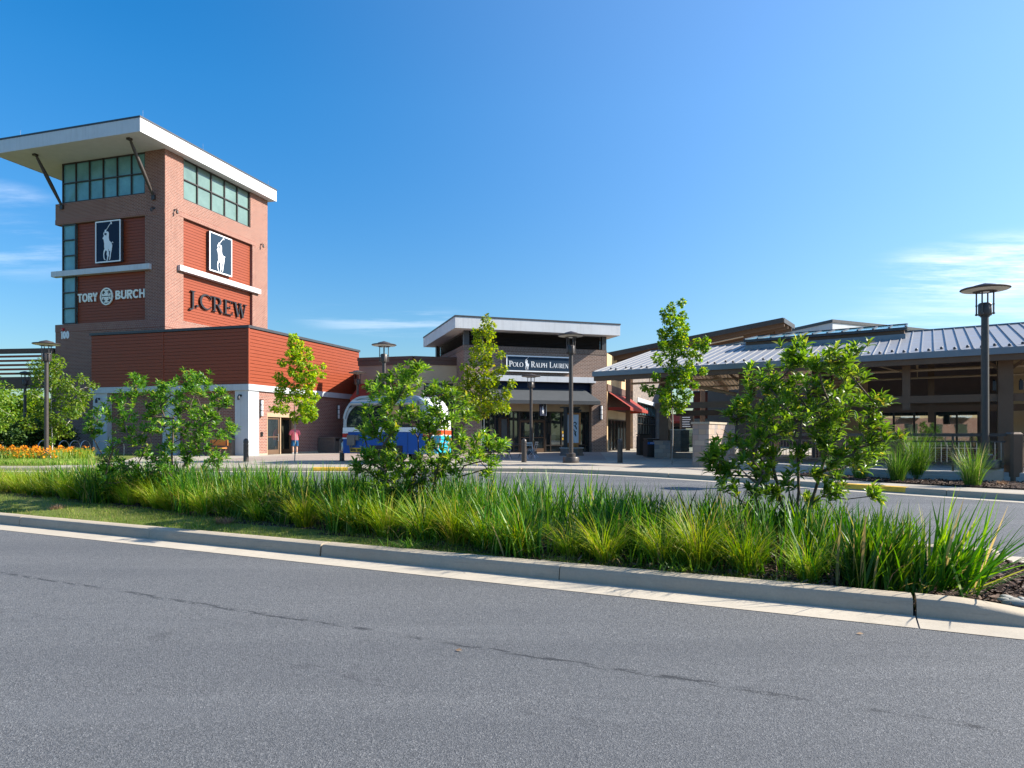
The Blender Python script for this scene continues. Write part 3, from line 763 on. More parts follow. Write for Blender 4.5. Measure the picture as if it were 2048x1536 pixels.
FR=((0,0,0),(1,0,0),(0,1,0))
tower=thing('brick_tower','tall red brick tower with a wide flat white roof and teal windows','building',(AX,AY,0),AR)
SF=((-8.69,3,0),(0,1,0),(-1,0,0))
b=MB()
b.wall(-17.95,-8.70,0,19.9,[(-18.5,-10.3,8.87,15.72),(-18.5,-10.3,17.15,20.5)],3.0,3.35)
b.frame(*SF); b.wall(.01,10.64,0,19.9,[(1.62,8.55,17.15,20.5),(1.62,8.79,8.99,15.9)],0,.35)
b.M=None
b.box(-17.94,-9.05,3.36,13.63,0,8.86); b.box(-17.40,-9.05,3.34,13.6,8.87,15.71); b.box(-17.94,-9.06,3.36,13.62,15.73,17.04); b.box(-17.40,-9.05,3.34,13.6,17.06,19.89)
b.build('brick_wall',MT['brick_red'],tower)
for f_,bx in ((FR,(-17.965,-8.675,2.985,3.02,8.36,8.86)),(SF,(.02,10.65,-.015,.02,8.36,8.86)),(FR,(-17.965,-8.705,2.985,3.02,15.74,16.05)),(SF,(1.2,9.2,-.015,.02,15.91,16.2))):
    b=MB().frame(*f_); b.box(*bx); b.build('soldier_course',MT['brick_red_soldier'],tower)
b=MB(); b.siding(-16.2,-10.32,8.9,15.7,3.2); b.build('siding_panel',MT['siding'],tower)
b=MB().frame(*SF); b.siding(1.64,8.77,9.0,15.88,.2); b.build('siding_panel',MT['siding'],tower)
glazing(tower,FR,-17.41,-10.32,17.16,19.88,6,2,3.14,'teal_panel')
glazing(tower,FR,-17.41,-16.22,8.9,12.12,1,3,3.14,'teal_panel')
glazing(tower,FR,-17.41,-16.22,12.5,15.7,1,3,3.14,'teal_panel')
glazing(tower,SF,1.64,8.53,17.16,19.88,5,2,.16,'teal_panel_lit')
b=MB(); b.box(-18.1,-9.78,2.78,3.19,12.13,12.49); b.build('trim_bar',MT['white_metal'],tower)
b=MB().frame(*SF); b.box(1.08,9.51,-.24,.19,12.24,12.6); b.build('trim_bar',MT['white_metal'],tower)
rf=MB(); rf.box(-20.31,-8.14,.42,14.0,19.9,20.74); roof=rf.build('flat_roof',MT['stucco_white'],tower)
b=MB()
for x0,x1,y0,y1 in ((-20.33,-8.12,.40,.418),(-8.138,-8.12,.419,14.02)): b.box(x0,x1,y0,y1,19.88,20.73)
b.box(-20.33,-20.312,.419,14.02,19.88,20.73)
b.build('fascia',MT['white_metal'],roof)
b=MB(); b.box(-20.36,-8.09,.37,14.05,20.741,20.84); b.build('coping',MT['coping'],roof)
for x,y in ((-18.2,.7),(-8.3,.8),(-8.3,6),(-8.3,13.2)):
    b=MB(); b.tube((x,y,20.83),(x,y,21.35),.012,.008,5); b.build('lightning_rod',MT['steel'],roof)
for a,c in (((-17.6,1.25,19.9),(-17.3,2.98,16.9)),((-9.6,1.05,19.9),(-9.55,2.98,16.8))):
    b=MB(); a=Vector(a);c=Vector(c); m1=a.lerp(c,.06);m2=a.lerp(c,.94); q1=a.lerp(c,.4);q2=a.lerp(c,.6)
    b.path([m1,q1,q2,m2],[.085,.125,.125,.085],10)
    b.box(a.x-.13,a.x+.13,a.y-.13,a.y+.13,a.z-.12,a.z); b.tube(a,m1,.07,.07); b.tube(m2,c,.07,.07); b.box(c.x-.12,c.x+.12,c.y-.12,c.y,c.z-.16,c.z+.16)
    b.build('roof_strut',MT['bronze'],tower,True)

ent=thing('entrance_block','low flat block clad in orange wood siding over brick with grey pilasters','building',(AX,AY,0),AR)
ES=((0,0,0),(0,1,0),(-1,0,0))
b=MB(); b.siding(-11.47,-6.05,4.26,7.46,0); b.siding(-5.97,-.08,4.26,7.46,0); b.build('siding_panel',MT['siding'],ent)
b=MB().frame(*ES); b.siding(.08,12.64,4.26,7.46,0); b.build('siding_panel',MT['siding'],ent)
b=MB(); b.box(-.08,.045,-.045,.08,4.26,7.46); b.build('corner_trim',MT['siding'],ent)
b=MB(); b.box(-6.05,-5.97,-.02,.05,4.26,7.46); b.build('joint_trim',MT['siding'],ent)
b=MB(); b.box(-11.55,.08,-.08,.25,7.47,7.62); b.box(-.2,.081,.251,12.7,7.471,7.621); b.box(-11.4,-.21,.26,12.6,7.30,7.45); b.build('coping',MT['coping'],ent)
b=MB(); b.box(-11.55,.075,-.075,.3,3.90,4.25); b.box(-.3,.076,.301,12.7,3.901,4.251); b.build('trim_band',MT['grey_panel'],ent)
for x0,x1 in ((-11.35,-10.25),(-6.05,-5.1),(-.92,-.012)):
    b=MB(); b.box(x0,x1,.0,.36,.12,3.9); b.build('pilaster',MT['grey_panel'],ent)
b=MB(); 
for z0,z1 in ((.12,1.38),(1.39,2.66),(2.67,3.9)): b.box(-.30,-.004,.004,.95,z0,z1)
b.build('pilaster',MT['grey_panel'],ent)
b=MB(); b.wall(-11.47,-.31,0,3.95,[],.37,.6); b.frame(*ES); b.wall(.951,12.64,0,3.95,[(1.79,4.6,.14,2.72)],.06,.85)
b.M=None; b.box(-11.46,-.9,.62,12.6,0,7.4); b.build('brick_wall',MT['brick_red'],ent)
b=MB().frame(*ES); b.box(.96,12.63,.045,.062,3.62,3.89); b.build('soldier_course',MT['brick_red_soldier'],ent)
for q0,q1 in ((.96,1.78),(4.61,12.6)): b=MB().frame(*ES); b.box(q0,q1,.03,.09,.13,.24); b.build('base_course',MT['concrete_light'],ent)
# entrance doorway
b=MB().frame(*ES); b.box(1.8,1.9,.1,.25,.15,2.7); b.box(4.5,4.59,.1,.25,.15,2.7); b.box(1.9,4.5,.1,.25,2.42,2.7); b.box(3.17,3.25,.13,.25,.15,2.42)
df=b.build('door_frame',MT['tan_steel'],ent)
b=MB().frame(*ES); b.box(1.93,2.03,.2,.25,.17,2.4); b.box(3.06,3.16,.2,.25,.17,2.4); b.box(2.04,3.05,.2,.25,2.28,2.4); b.box(2.04,3.05,.2,.25,.17,.44); b.box(2.04,3.05,.2,.25,1.18,1.24)
dl=b.build('door',MT['brown_steel'],ent)
b=MB().frame(*ES); b.box(2.035,3.055,.22,.235,.44,2.28); b.build('glass',MT['glass'],dl)
b=MB().frame(*ES); b.tube((2.98,.12,.95),(2.98,.12,1.4),.016); b.tube((2.98,.12,1.0),(2.98,.2,1.0),.012); b.tube((2.98,.12,1.35),(2.98,.2,1.35),.012); b.build('door_handle',MT['steel'],dl)
b=MB().frame(*ES)      # right leaf swung inward
b.frame((-.25,4.46,0),(-.97,-.24,0),(.24,-.97,0)); b.box(0,.09,0,.05,.17,2.4); b.box(1.1,1.19,0,.05,.17,2.4); b.box(.09,1.1,0,.05,2.28,2.4); b.box(.09,1.1,0,.05,.17,.44)
dl2=b.build('door',MT['brown_steel'],ent)
b=MB(); b.frame((-.25,4.46,0),(-.97,-.24,0),(.24,-.97,0)); b.box(.09,1.1,.02,.035,.44,2.28); b.build('glass',MT['glass'],dl2)
b=MB().frame(*ES); b.box(1.79,4.6,.86,.88,.14,2.72); b.build('lobby_wall',MT['olive_stucco'],ent)

def spot(name,label,loc,rotz,out=.22):
    t=thing(name,label,'wall light',loc,rotz,'gooseneck wall spotlights')
    b=MB(); b.tube((0,0,0),(0,-.03,0),.07,.07,10); b.path([(0,-.03,0),(0,-out*.7,.05),(0,-out,.03),(0,-out,-.02)],.022,6); t1=b.build('bracket',MT['black'],t)
    b=MB(); b.lathe([(.045,-.26),(.07,-.24),(.07,-.06),(.03,-.01)],(0,-out,0),10); b.build('lamp_head',MT['black'],t,True)
    return t
def wloc(fr,p):    # point in the tower/block alignment to world
    c,s=math.cos(AR),math.sin(AR); return (AX+c*p[0]-s*p[1],AY+s*p[0]+c*p[1],p[2])
def sconce(label,loc,rotz):
    t=thing('wall_sconce',label,'wall light',loc,rotz,'tall slim wall sconces')
    b=MB(); b.box(-.09,.09,-.06,0,0,1.0); b.build('back_plate',MT['bronze'],t)
    b=MB(); b.lathe([(.065,.03),(.07,.05),(.07,.95),(.065,.97)],(0,-.11,0),12); b.build('diffuser',MT['sign_white'],t,True)
    for z in (0,.33,.66,.96): b=MB(); b.lathe([(.078,z),(.078,z+.035)],(0,-.11,0),12); b.build('cage_ring',MT['bronze'],t)
    return t
SR=AR+R(90)
spot('wall_spotlight','black gooseneck spotlight beside the strut foot on the tower\'s shaded side',wloc(0,(-9.55,2.98,16.1)),AR)
spot('wall_spotlight','black gooseneck spotlight left of the tall window on the tower\'s sunlit side',wloc(0,(-8.68,3.8,16.15)),SR)
spot('wall_spotlight','black gooseneck spotlight at the far right edge of the tower\'s sunlit side',wloc(0,(-8.68,12.8,16.2)),SR)
spot('wall_spotlight','black gooseneck spotlight on the far left grey pilaster',wloc(0,(-10.85,0,3.55)),AR)
spot('wall_spotlight','black gooseneck spotlight on the grey corner pilaster near the door',wloc(0,(-.5,0,3.6)),AR)
sconce('white tube sconce on brick left of the open entrance door',wloc(0,(-.06,1.15,2.42)),SR)
sconce('white tube sconce on brick above the grey-brown bin',wloc(0,(-.06,9.7,2.43)),SR)
t=thing('alarm_strobe','small red alarm strobe above the white house number','alarm',wloc(0,(-17.22,2.98,8.52)),AR)
b=MB(); b.box(-.1,.1,-.08,0,-.1,.1); b.lathe([(.06,-.06),(.06,.04),(.03,.07)],(0,-.09,0),8); b.build('housing',MT['red_lens'],t)
t=thing('house_number','white house number 100 on the brick tower','house number',wloc(0,(-17.42,2.985,7.88)),AR)
letters('100',t,MT['sign_white'],0,.72,0,.52,-.03,.035,'sans',.2,name='digit')
t=thing('call_box','small black call box on brick beside the door','call box',wloc(0,(-.06,1.25,1.25)),SR)
b=MB(); b.bbox(-.09,.09,-.06,0,0,.26,.01); b.lathe([(.03,0),(.03,.02)],(0,-.07,.15),8); b.build('housing',MT['black'],t)

# signs on the tower
def emblem_sign(label,loc,rotz,wd,ht,face):
    t=thing('wall_sign',label,'sign',loc,rotz,'navy emblem signs on the tower')
    b=MB(); b.box(-wd/2,wd/2,-.22,0,-ht/2,ht/2); b.build('cabinet',MT['coping'],t)
    b=MB(); b.box(-wd/2+.07,wd/2-.07,-.24,-.221,-ht/2+.07,ht/2-.07); b.build('sign_face',MT[face],t)
    b=MB(); 
    for x0,x1,z0,z1 in ((-wd/2,wd/2,ht/2-.08,ht/2),(-wd/2,wd/2,-ht/2,-ht/2+.08),(-wd/2,-wd/2+.08,-ht/2+.081,ht/2-.081),(wd/2-.08,wd/2,-ht/2+.081,ht/2-.081)): b.box(x0,x1,-.26,-.2215,z0,z1)
    b.build('border',MT['sign_white'],t)
    b=MB(); rider(b,0,0,ht*.93,-.252,-.235); b.build('emblem',MT['sign_white'],t); return t
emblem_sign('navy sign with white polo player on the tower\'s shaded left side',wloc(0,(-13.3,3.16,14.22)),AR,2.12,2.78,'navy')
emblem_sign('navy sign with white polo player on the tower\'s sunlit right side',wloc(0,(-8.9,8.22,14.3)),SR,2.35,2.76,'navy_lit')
t=thing('wall_lettering','cream sans letters and round emblem on the tower\'s shaded side','sign',wloc(0,(0,3.1,0)),AR)
letters('TORY',t,MT['cream_letter'],-16.1,-14.42,10.33,.58,0,.07,'sans',.19)
letters('BURCH',t,MT['cream_letter'],-12.86,-10.42,10.36,.58,0,.07,'sans',.19)
b=MB(); b.stroke(arc(-13.64,10.61,.49,.54,0,360,36),.09,0,.07); b.build('emblem_ring',MT['cream_letter'],t)
b=MB()
for s in (1,-1):
    z=lambda v: 10.61+s*v
    b.box(-13.73,-13.55,0,.05,z(.03),z(.40)); b.box(-13.83,-13.45,-.002,.05,z(.34),z(.42))
    b.box(-14.0,-13.28,-.004,.05,z(.03),z(.105))
    for q in (-1,1):
        b.box(-13.64+q*.36,-13.64+q*.27,-.006,.05,z(.1),z(.2)); b.box(-13.64+q*.17,-13.64+q*.11,-.006,.05,z(.1),z(.24))
b.build('emblem_cross',MT['cream_letter'],t)
b=MB(); b.lathe([(.46,0),(.46,.02)],(0,0,0),24); b.M=None
vs_=[]; b=MB(); b.prism([(-13.64+.455*math.cos(R(a)),10.61+.50*math.sin(R(a))) for a in range(0,360,12)],.055,.075); b.build('emblem_back',MT['coping'],t)
t=thing('wall_lettering','large black serif letters on the tower\'s sunlit siding','sign',wloc(0,(-8.86,3,0)),SR)
letters('J.CREW',t,MT['letter_black'],2.25,8.2,10.12,1.05,-.12,.10,'serif')

# ================================================================== low tan shop between the block and the brick store
PF=R(18); PB=Vector((-.0686*44.9,44.9)); PX=Vector((math.cos(PF),math.sin(PF))); PY=Vector((-PX.y,PX.x))
shop=thing('tan_shop','low tan stucco shop with brown cornice behind the trailer','building')
Pb=Vector((-6.53,45.92)); Pc=Vector((-3.22,47.0)); Pa=Pb+Vector((-.957,.291))*3.93
def wl(p,q): d=(q-p).normalized(); return ((p.x,p.y,0),(d.x,d.y,0),(-d.y,d.x,0)),(q-p).length
f1,l1=wl(Pa,Pb); f2,l2=wl(Pb,Pc)
b=MB().frame(*f1); b.wall(0,l1-.01,0,6.0,[(.5,3.4,.14,2.9)],0,.3); b.build('stucco_wall',MT['mauve_stucco'],shop)
b=MB().frame(*f2); b.wall(.01,l2+.02,0,6.0,[(.75,2.75,2.6,4.75),(.75,2.75,.14,2.45)],0,.3); b.build('stucco_wall',MT['tan_stucco'],shop)
b=MB(); bk=[Pa,Pb,Pc+PX*.1,Pc+PX*.1+PY*9,Pa+PY*9]; 
ctr=sum(bk,Vector((0,0)))/5
b.slab([tuple(p+(ctr-p).normalized()*.55) for p in bk],0,5.95); b.build('core_wall',MT['mauve_stucco'],shop)
b=MB(); b.frame(*f1); b.box(-.05,l1+.03,-.05,.4,5.95,6.28); b.box(-.08,l1+.05,-.09,.42,6.29,6.5); b.frame(*f2); b.box(.06,l2+.05,-.05,.4,5.951,6.281); b.box(.1,l2+.05,-.09,.42,6.291,6.501); b.build('cornice',MT['brown_trim'],shop)
glazing(shop,f1,.5,3.4,.16,2.88,3,1,.12,'glass'); glazing(shop,f2,.77,2.73,2.62,4.73,2,1,.12,'glass'); glazing(shop,f2,.77,2.73,.16,2.43,2,1,.12,'glass')
def awning(parent,fr,x0,x1,ztop,zbot,proj,val,mat,tx0=None,tx1=None,y=-.01,panels=None,scallop=False):
    tx0=x0 if tx0 is None else tx0; tx1=x1 if tx1 is None else tx1
    b=MB().frame(*fr)
    th=.02
    b.add([(tx0,y,ztop),(tx1,y,ztop),(x1,y-proj,zbot),(x0,y-proj,zbot),(tx0,y,ztop-th),(tx1,y,ztop-th),(x1,y-proj,zbot-th),(x0,y-proj,zbot-th)],
          [(0,3,2,1),(4,5,6,7),(0,1,5,4),(2,3,7,6)])
    b.box(x0,x1,y-proj-.012,y-proj+.012,zbot-val,zbot)
    for xa,xb in ((tx0,x0),(tx1,x1)):
        if abs(xa-xb)>.05: b.add([(xa,y,ztop-.001),(xb,y-proj,zbot-.001),(xb,y,zbot-.001)],[(0,1,2),(2,1,0)])
        s=.012 if xb==x0 else -.012
        b.box(min(xb,xb+s),max(xb,xb+s),y-proj+.013,y,zbot-val,zbot)
    n=panels or 5
    for i in range(1,n): 
        u=i/n; a=Vector((tx0+(tx1-tx0)*u,y,ztop)); c=Vector((x0+(x1-x0)*u,y-proj,zbot)); b.tube(a+Vector((0,0,-.03)),c+Vector((0,0,-.03)),.018,.018,5)
    return b.build('awning',MT[mat],parent)
awning(shop,f1,.1,3.7,4.75,3.75,1.3,.25,'awning_red')
t=thing('round_sign','round brown hanging sign with a white cup outline by the tan shop window','sign',(Pb.x+PX.x*1.35-PY.x*.55,Pb.y+PX.y*1.35-PY.y*.55,4.12),PF)
b=MB(); b.stroke(arc(0,0,.42,.42,0,360,28),.16,-.05,.05); b.build('rim',MT['brown_trim'],t)
b=MB(); b.prism([(.36*math.cos(R(a)),.36*math.sin(R(a))) for a in range(0,360,15)],-.02,.02); b.build('board',MT['bronze'],t)
b=MB(); b.prism([(-.16,.2),(.16,.2),(.1,-.24),(-.1,-.24)],-.035,-.021); b.build('cup_emblem',MT['sign_white'],t)
b=MB(); b.tube((0,.05,.44),(0,.05,.62),.02); b.tube((0,-.05,.62),(0,.56,.62),.025); b.build('bracket',MT['black'],t)

# ================================================================== brown brick store
store=thing('brick_store','brown brick store with grey awning, louvred top and flat white roof','building',(PB.x,PB.y,0),PF)
ST=((10.05,0,0),(0,1,0),(-1,0,0)); SL=((0,9,0),(0,-1,0),(1,0,0))
b=MB(); b.wall(0,10.05,0,7.12,[(1.13,8.95,0.10,4.84)],0,.45)
b.frame(*ST); b.wall(.01,9,0,7.12,[],-.002,.4); b.frame(*SL); b.wall(0,8.99,0,7.12,[],-.002,.4)
b.M=None; b.box(.45,9.6,1.2,8.9,0,7.1); b.build('brick_wall',MT['brick_brown'],store)
b=MB(); b.box(-.02,10.07,-.02,.02,6.78,7.11); b.frame(*ST); b.box(.03,9,-.02,.01,6.78,7.11); b.frame(*SL); b.box(0,8.96,-.02,.01,6.78,7.11); b.build('soldier_course',MT['brick_brown_soldier'],store)
b=MB(); 
for x0,x1 in ((.0,.34),(9.72,10.05)): b.box(x0,x1,.0,.3,7.13,8.04)
b.box(.36,9.70,.32,8.8,7.13,8.04); b.box(.01,.3,8.6,9,7.13,8.04); b.build('louvre_frame',MT['coping'],store)
def louvres(b,x0,x1,z0,z1,y):
    n=9; h=(z1-z0)/n
    for k in range(n):
        z=z0+k*h; b.add([(x0,y,z+.01),(x1,y,z+.01),(x1,y+.13,z+h*.95),(x0,y+.13,z+h*.95),(x0,y+.012,z),(x1,y+.012,z),(x1,y+.142,z+h*.94),(x0,y+.142,z+h*.94)],[(0,1,2,3),(7,6,5,4),(0,4,5,1),(1,5,6,2),(2,6,7,3),(3,7,4,0)])
b=MB(); louvres(b,.36,9.70,7.14,8.03,.08); b.frame(*SL); louvres(b,.3,8.66,7.14,8.03,.06); b.build('louvres',MT['bronze'],store)
b=MB(); b.box(-.78,10.6,-.92,9.6,8.05,8.74); rf=b.build('flat_roof',MT['stucco_white'],store)
b=MB(); b.box(-.80,10.62,-.94,-.921,8.03,8.73); b.box(-.80,-.781,-.92,9.62,8.03,8.73); b.box(10.601,10.62,-.92,9.62,8.03,8.73); b.build('fascia',MT['white_metal'],rf)
b=MB(); b.box(-.83,10.65,-.97,9.63,8.741,8.83); b.build('coping',MT['coping'],rf)
b=MB(); b.box(.95,9.2,-.14,.3,4.85,5.22); b.build('trim_band',MT['white_metal'],store)
b=MB(); b.box(1.14,8.94,.30,.44,4.2,4.83); b.build('recess_panel',MT['navy'],store)
awning(store,FR,1.25,9.15,4.42,3.58,1.25,.24,'awning_grey',1.75,8.5,y=.28,panels=9)
b=MB(); b.box(1.14,8.94,.36,.5,2.9,4.19); b.build('header_panel',MT['tan_stucco'],store)
xs=[1.14,2.21,3.51,3.9,5.73,6.12,6.91,8.94]
glazing(store,FR,1.14,3.9,.14,2.9,1,1,.52,'glass',xs=[1.14,2.21,3.51,3.9],zs=[.14,.62,2.9] ,name='shop_window')
glazing(store,FR,5.73,8.94,.14,2.9,1,1,.52,'glass',xs=[5.73,6.12,6.91,8.94],zs=[.14,.62,2.9],name='shop_window')
glazing(store,FR,3.9,5.73,2.3,2.9,1,1,.52,'glass',name='transom_window')
for x0,x1 in ((3.91,4.81),(4.82,5.72)):
    b=MB(); b.box(x0,x0+.09,.45,.5,.16,2.28); b.box(x1-.09,x1,.45,.5,.16,2.28); b.box(x0+.09,x1-.09,.45,.5,2.17,2.28); b.box(x0+.09,x1-.09,.45,.5,.16,.42); b.box(x0+.09,x1-.09,.455,.5,1.12,1.17)
    d=b.build('door',MT['brown_steel'],store); b=MB(); b.box(x0+.09,x1-.09,.47,.485,.42,2.17); b.build('glass',MT['glass'],d)
    b=MB(); xx=x1-.05 if x0<4 else x0+.05; b.tube((xx,.38,.95),(xx,.38,1.45),.015); b.tube((xx,.38,1),(xx,.45,1),.012); b.tube((xx,.38,1.4),(xx,.45,1.4),.012); b.build('door_handle',MT['steel'],d)
b=MB(); b.box(6.95,7.45,.46,.475,.98,1.14); b.box(6.95,7.45,.46,.475,1.42,1.58); sb=b.build('window_poster',MT['yellow'],store)
b=MB(); b.box(6.95,7.45,.46,.475,1.145,1.415); b.build('poster_band',MT['navy'],sb)
b=MB(); [b.box(6.99+.09*i,7.05+.09*i,.452,.459,1.2,1.36) for i in (0,1,3,4)]; b.build('poster_text',MT['sign_white'],sb)
def P(x,y,z): return (PB.x+PX.x*x+PY.x*y,PB.y+PX.y*x+PY.y*y,z)
sconce('white tube sconce on the brown brick pier right of the grey awning',P(9.62,0,2.35),PF)
sconce('white tube sconce on the brown brick pier behind the bright maple',P(.55,0,2.35),PF)
t=thing('wall_sign','wide navy store sign with white serif lettering and rider emblem','sign',P(5.05,0,6.0),PF)
b=MB(); b.box(-2.28,2.28,-.2,0,-.53,.53); b.build('cabinet',MT['coping'],t)
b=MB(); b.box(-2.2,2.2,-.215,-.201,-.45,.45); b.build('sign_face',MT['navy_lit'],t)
b=MB()
for x0,x1,z0,z1 in ((-2.28,2.28,.455,.53),(-2.28,2.28,-.53,-.455),(-2.28,-2.205,-.454,.454),(2.205,2.28,-.454,.454)): b.box(x0,x1,-.235,-.2012,z0,z1)
b.build('border',MT['sign_white'],t)
letters('Polo',t,MT['sign_white'],-2.08,-1.12,-.22,.38,-.225,.02,'serif',small=.78)
letters('Ralph',t,MT['sign_white'],-.56,.56,-.22,.38,-.225,.02,'serif',small=.78)
letters('Lauren',t,MT['sign_white'],.74,2.08,-.22,.38,-.225,.02,'serif',small=.78)
b=MB(); rider(b,-.84,.02,.88,-.224,-.205); b.build('emblem',MT['sign_white'],t)
t=thing('blade_sign','small black blade sign with white edge hanging over the store doors','sign',P(5.1,-.75,3.0),PF+R(25))
b=MB(); b.box(-.28,.28,-.04,.04,-.42,.42); b.build('panel',MT['navy'],t); b=MB(); b.box(.281,.32,-.05,.05,-.43,.43); b.build('edge',MT['sign_white'],t)
b=MB(); rider(b,0,0,.6,-.052,-.041); b.build('emblem',MT['sign_white'],t); b=MB(); b.tube((0,0,.42),(0,0,.6),.015); b.build('hanger',MT['black'],t)

# ================================================================== shops receding behind the store
WR=R(-18.67); wing=thing('stone_shopfront','receding shopfront of tan stucco and grey stone with red awning','building',(6.6,48.6,0),WR)
WS=((0,0,0),(0,1,0),(-1,0,0))
b=MB().frame(*WS); b.wall(0,9.88,0,7.0,[(.3,8.6,.12,3.05)],0,.4); b.M=None; b.box(-9,-.6,.1,31,0,6.9); b.build('stucco_wall',MT['sand_wall'],wing)
b=MB().frame(*WS); b.box(.02,9.86,-.05,.02,4.38,4.85); b.build('trim_band',MT['brown_trim'],wing)
b=MB().frame(*WS); b.box(.3,8.6,.1,.18,2.45,3.05); b.build('header_panel',MT['olive_stucco'],wing)
b=MB().frame(*WS); b.box(.2,9.3,-.045,.02,3.06,4.37); b.build('awning_shade_panel',MT['bronze'],wing)  # dark panel added to stand for the shade under the red awning
b=MB().frame(*WS); b.box(9.9,12.28,-.25,.4,0,7.4); b.wall(12.29,31,0,7.4,[(12.6,27.0,.12,4.15)],-.05,.4); b.build('stone_wall',MT['stone_grey'],wing)
b=MB().frame(*WS); b.box(27.3,29.6,-.4,.3,0,4.4); b.build('stone_pier',MT['stone_warm'],wing)
b=MB().frame(*WS); b.box(12.3,27.2,-.3,.3,4.16,4.52); b.build('trim_band',MT['white_metal'],wing)
glazing(wing,WS,.3,8.6,.14,2.44,6,1,.14,'glass',name='shop_window'); glazing(wing,WS,12.6,27,3.1,4.14,9,1,.14,'teal_panel'); glazing(wing,WS,12.6,27,.14,3.0,8,1,.14,'glass',name='shop_window',zs=[.14,2.3,3.0])
awning(wing,WS,.25,9.2,4.34,3.25,1.55,.22,'awning_red',panels=6)
# ================================================================== open pavilion with standing-seam roof
E0=Vector((4.09,35.1)); EV=Vector((.803,-.596)).normalized(); BV=Vector((.512,.859)).normalized()
SLP=.2227; ZE=4.5; RUN=8.48; SMAX=25.0
def PV(s,h,z): p=E0+EV*s+BV*h; return Vector((p.x,p.y,z))
def RZ(h): return ZE+SLP*h
pav=thing('pavilion','open pavilion with pale standing seam metal roof, skylight and brown steel posts','pavilion')
def pbox(b,s0,s1,h0,h1,z0,z1,m=0):
    vs=[PV(s,h,z) for z in (z0,z1) for s,h in ((s0,h0),(s1,h0),(s1,h1),(s0,h1))]
    b.add(vs,[(0,3,2,1),(4,5,6,7),(0,1,5,4),(1,2,6,5),(2,3,7,6),(3,0,4,7)],m)
def pslab(b,s0,s1,h0,h1,za,zb,th,m=0):      # sloped slab, top heights za at h0 and zb at h1
    vs=[PV(s0,h0,za-th),PV(s1,h0,za-th),PV(s1,h1,zb-th),PV(s0,h1,zb-th),PV(s0,h0,za),PV(s1,h0,za),PV(s1,h1,zb),PV(s0,h1,zb)]
    b.add(vs,[(0,3,2,1),(4,5,6,7),(0,1,5,4),(1,2,6,5),(2,3,7,6),(3,0,4,7)],m)
b=MB(); pslab(b,0,SMAX,0,RUN,ZE,RZ(RUN),.05); pslab(b,0,SMAX,RUN+.001,17,RZ(RUN),ZE,.05); roof=b.build('metal_roof',MT['roof_metal'],pav)
b=MB()
ns=int(SMAX/.42)
for i in range(1,ns):
    s=i*.42
    pslab(b,s-.012,s+.012,.02,RUN-.02,RZ(.02)+.045,RZ(RUN-.02)+.045,.044)
pslab(b,0,.05,0,RUN,ZE+.05,RZ(RUN)+.05,.049); b.build('roof_seams',MT['roof_metal'],roof)
b=MB(); pslab(b,0,SMAX,RUN-.12,RUN+.12,RZ(RUN)+.05,RZ(RUN)+.05,.06); b.build('ridge_cap',MT['roof_fascia'],roof)
g0=MB(); g0.lathe([(.055,-.02),(.06,.05),(.045,.085),(.0,.095)],(0,0,0),8); g0=g0.build('snow_guard',MT['coping'],roof,True)
for i in range(0,58):
    s=.66+i*.42; h=.42 if i%2 else .75
    g=g0 if i==0 else g0.copy()
    if i: link(g); g.parent=roof
    g.location=PV(s,h,RZ(h))
b=MB(); pbox(b,-.06,SMAX,-.06,-.002,ZE-.22,ZE+.02); pbox(b,-.06,-.002,-.001,RUN*.5,ZE-.22,ZE+.02); b.build('eave_fascia',MT['roof_fascia'],pav)
b=MB(); pbox(b,.0,SMAX,.02,.24,ZE-.44,ZE-.215); b.build('eave_beam',MT['brown_steel'],pav)
# ribbed deck seen from below
b=MB()
for i in range(int(SMAX/.24)):
    s=.05+i*.24; pslab(b,s,s+.15,.25,RUN,RZ(.25)-.055,RZ(RUN)-.055,.05); pslab(b,s,s+.15,RUN+.01,16.9,RZ(RUN)-.055,ZE-.03,.05)
b.build('roof_deck',MT['deck'],pav)
def pcol(s,h,w,z0,z1,name='post',mat='brown_steel'):
    b=MB(); pbox(b,s-w/2,s+w/2,h-w/2,h+w/2,z0,z1); return b.build(name,MT[mat],pav)
pcol(7.25,.95,.26,.15,RZ(.7)-.3); pcol(13.75,.95,.28,2.36,RZ(.7)-.3)
pcol(16.95,.95,.46,.15,RZ(.7)-.3); pcol(21.6,.95,.46,.15,RZ(.7)-.3)
pcol(7.0,4.3,.30,.15,RZ(4)-.3); pcol(14.6,4.3,.24,1.9,RZ(4)-.3); pcol(20,4.3,.3,.15,RZ(4)-.3)
c=pcol(2.6,3.6,.5,1.05,RZ(3.3)-.3)
b=MB(); pbox(b,2.15,3.05,3.15,4.05,.15,1.0); pbox(b,2.1,3.1,3.1,4.1,1.0,1.06); b.build('stone_base',MT['stone_warm'],pav)
for s0,s1,h,z0,z1 in ((3.0,24,.95,2.62,2.9),(3.0,24,4.3,2.35,2.62),(1,24,8.4,5.3,5.75)):
    b=MB(); pbox(b,s0,s1,h-.13,h+.13,z0,z1); b.build('cross_beam',MT['brown_steel'],pav)
b=MB()
for s in (2.6,7.1,12,16.95,21.6): pslab(b,s-.1,s+.1,.3,RUN,RZ(.3)-.12,RZ(RUN)-.12,.34); pslab(b,s-.1,s+.1,RUN+.01,16.8,RZ(RUN)-.12,ZE-.1,.34)
b.build('rafters',MT['brown_steel'],pav)
b=MB()
for h,z,r in ((1.5,3.95,.055),(3.1,3.75,.045),(5.6,4.3,.05)):
    b.tube(PV(1.5,h,z),PV(24,h,z),r,r,8)
    for k in range(8): s=2.5+2.9*k; b.tube(PV(s,h,z),PV(s,h,RZ(h)-.1),.018,.018,5)
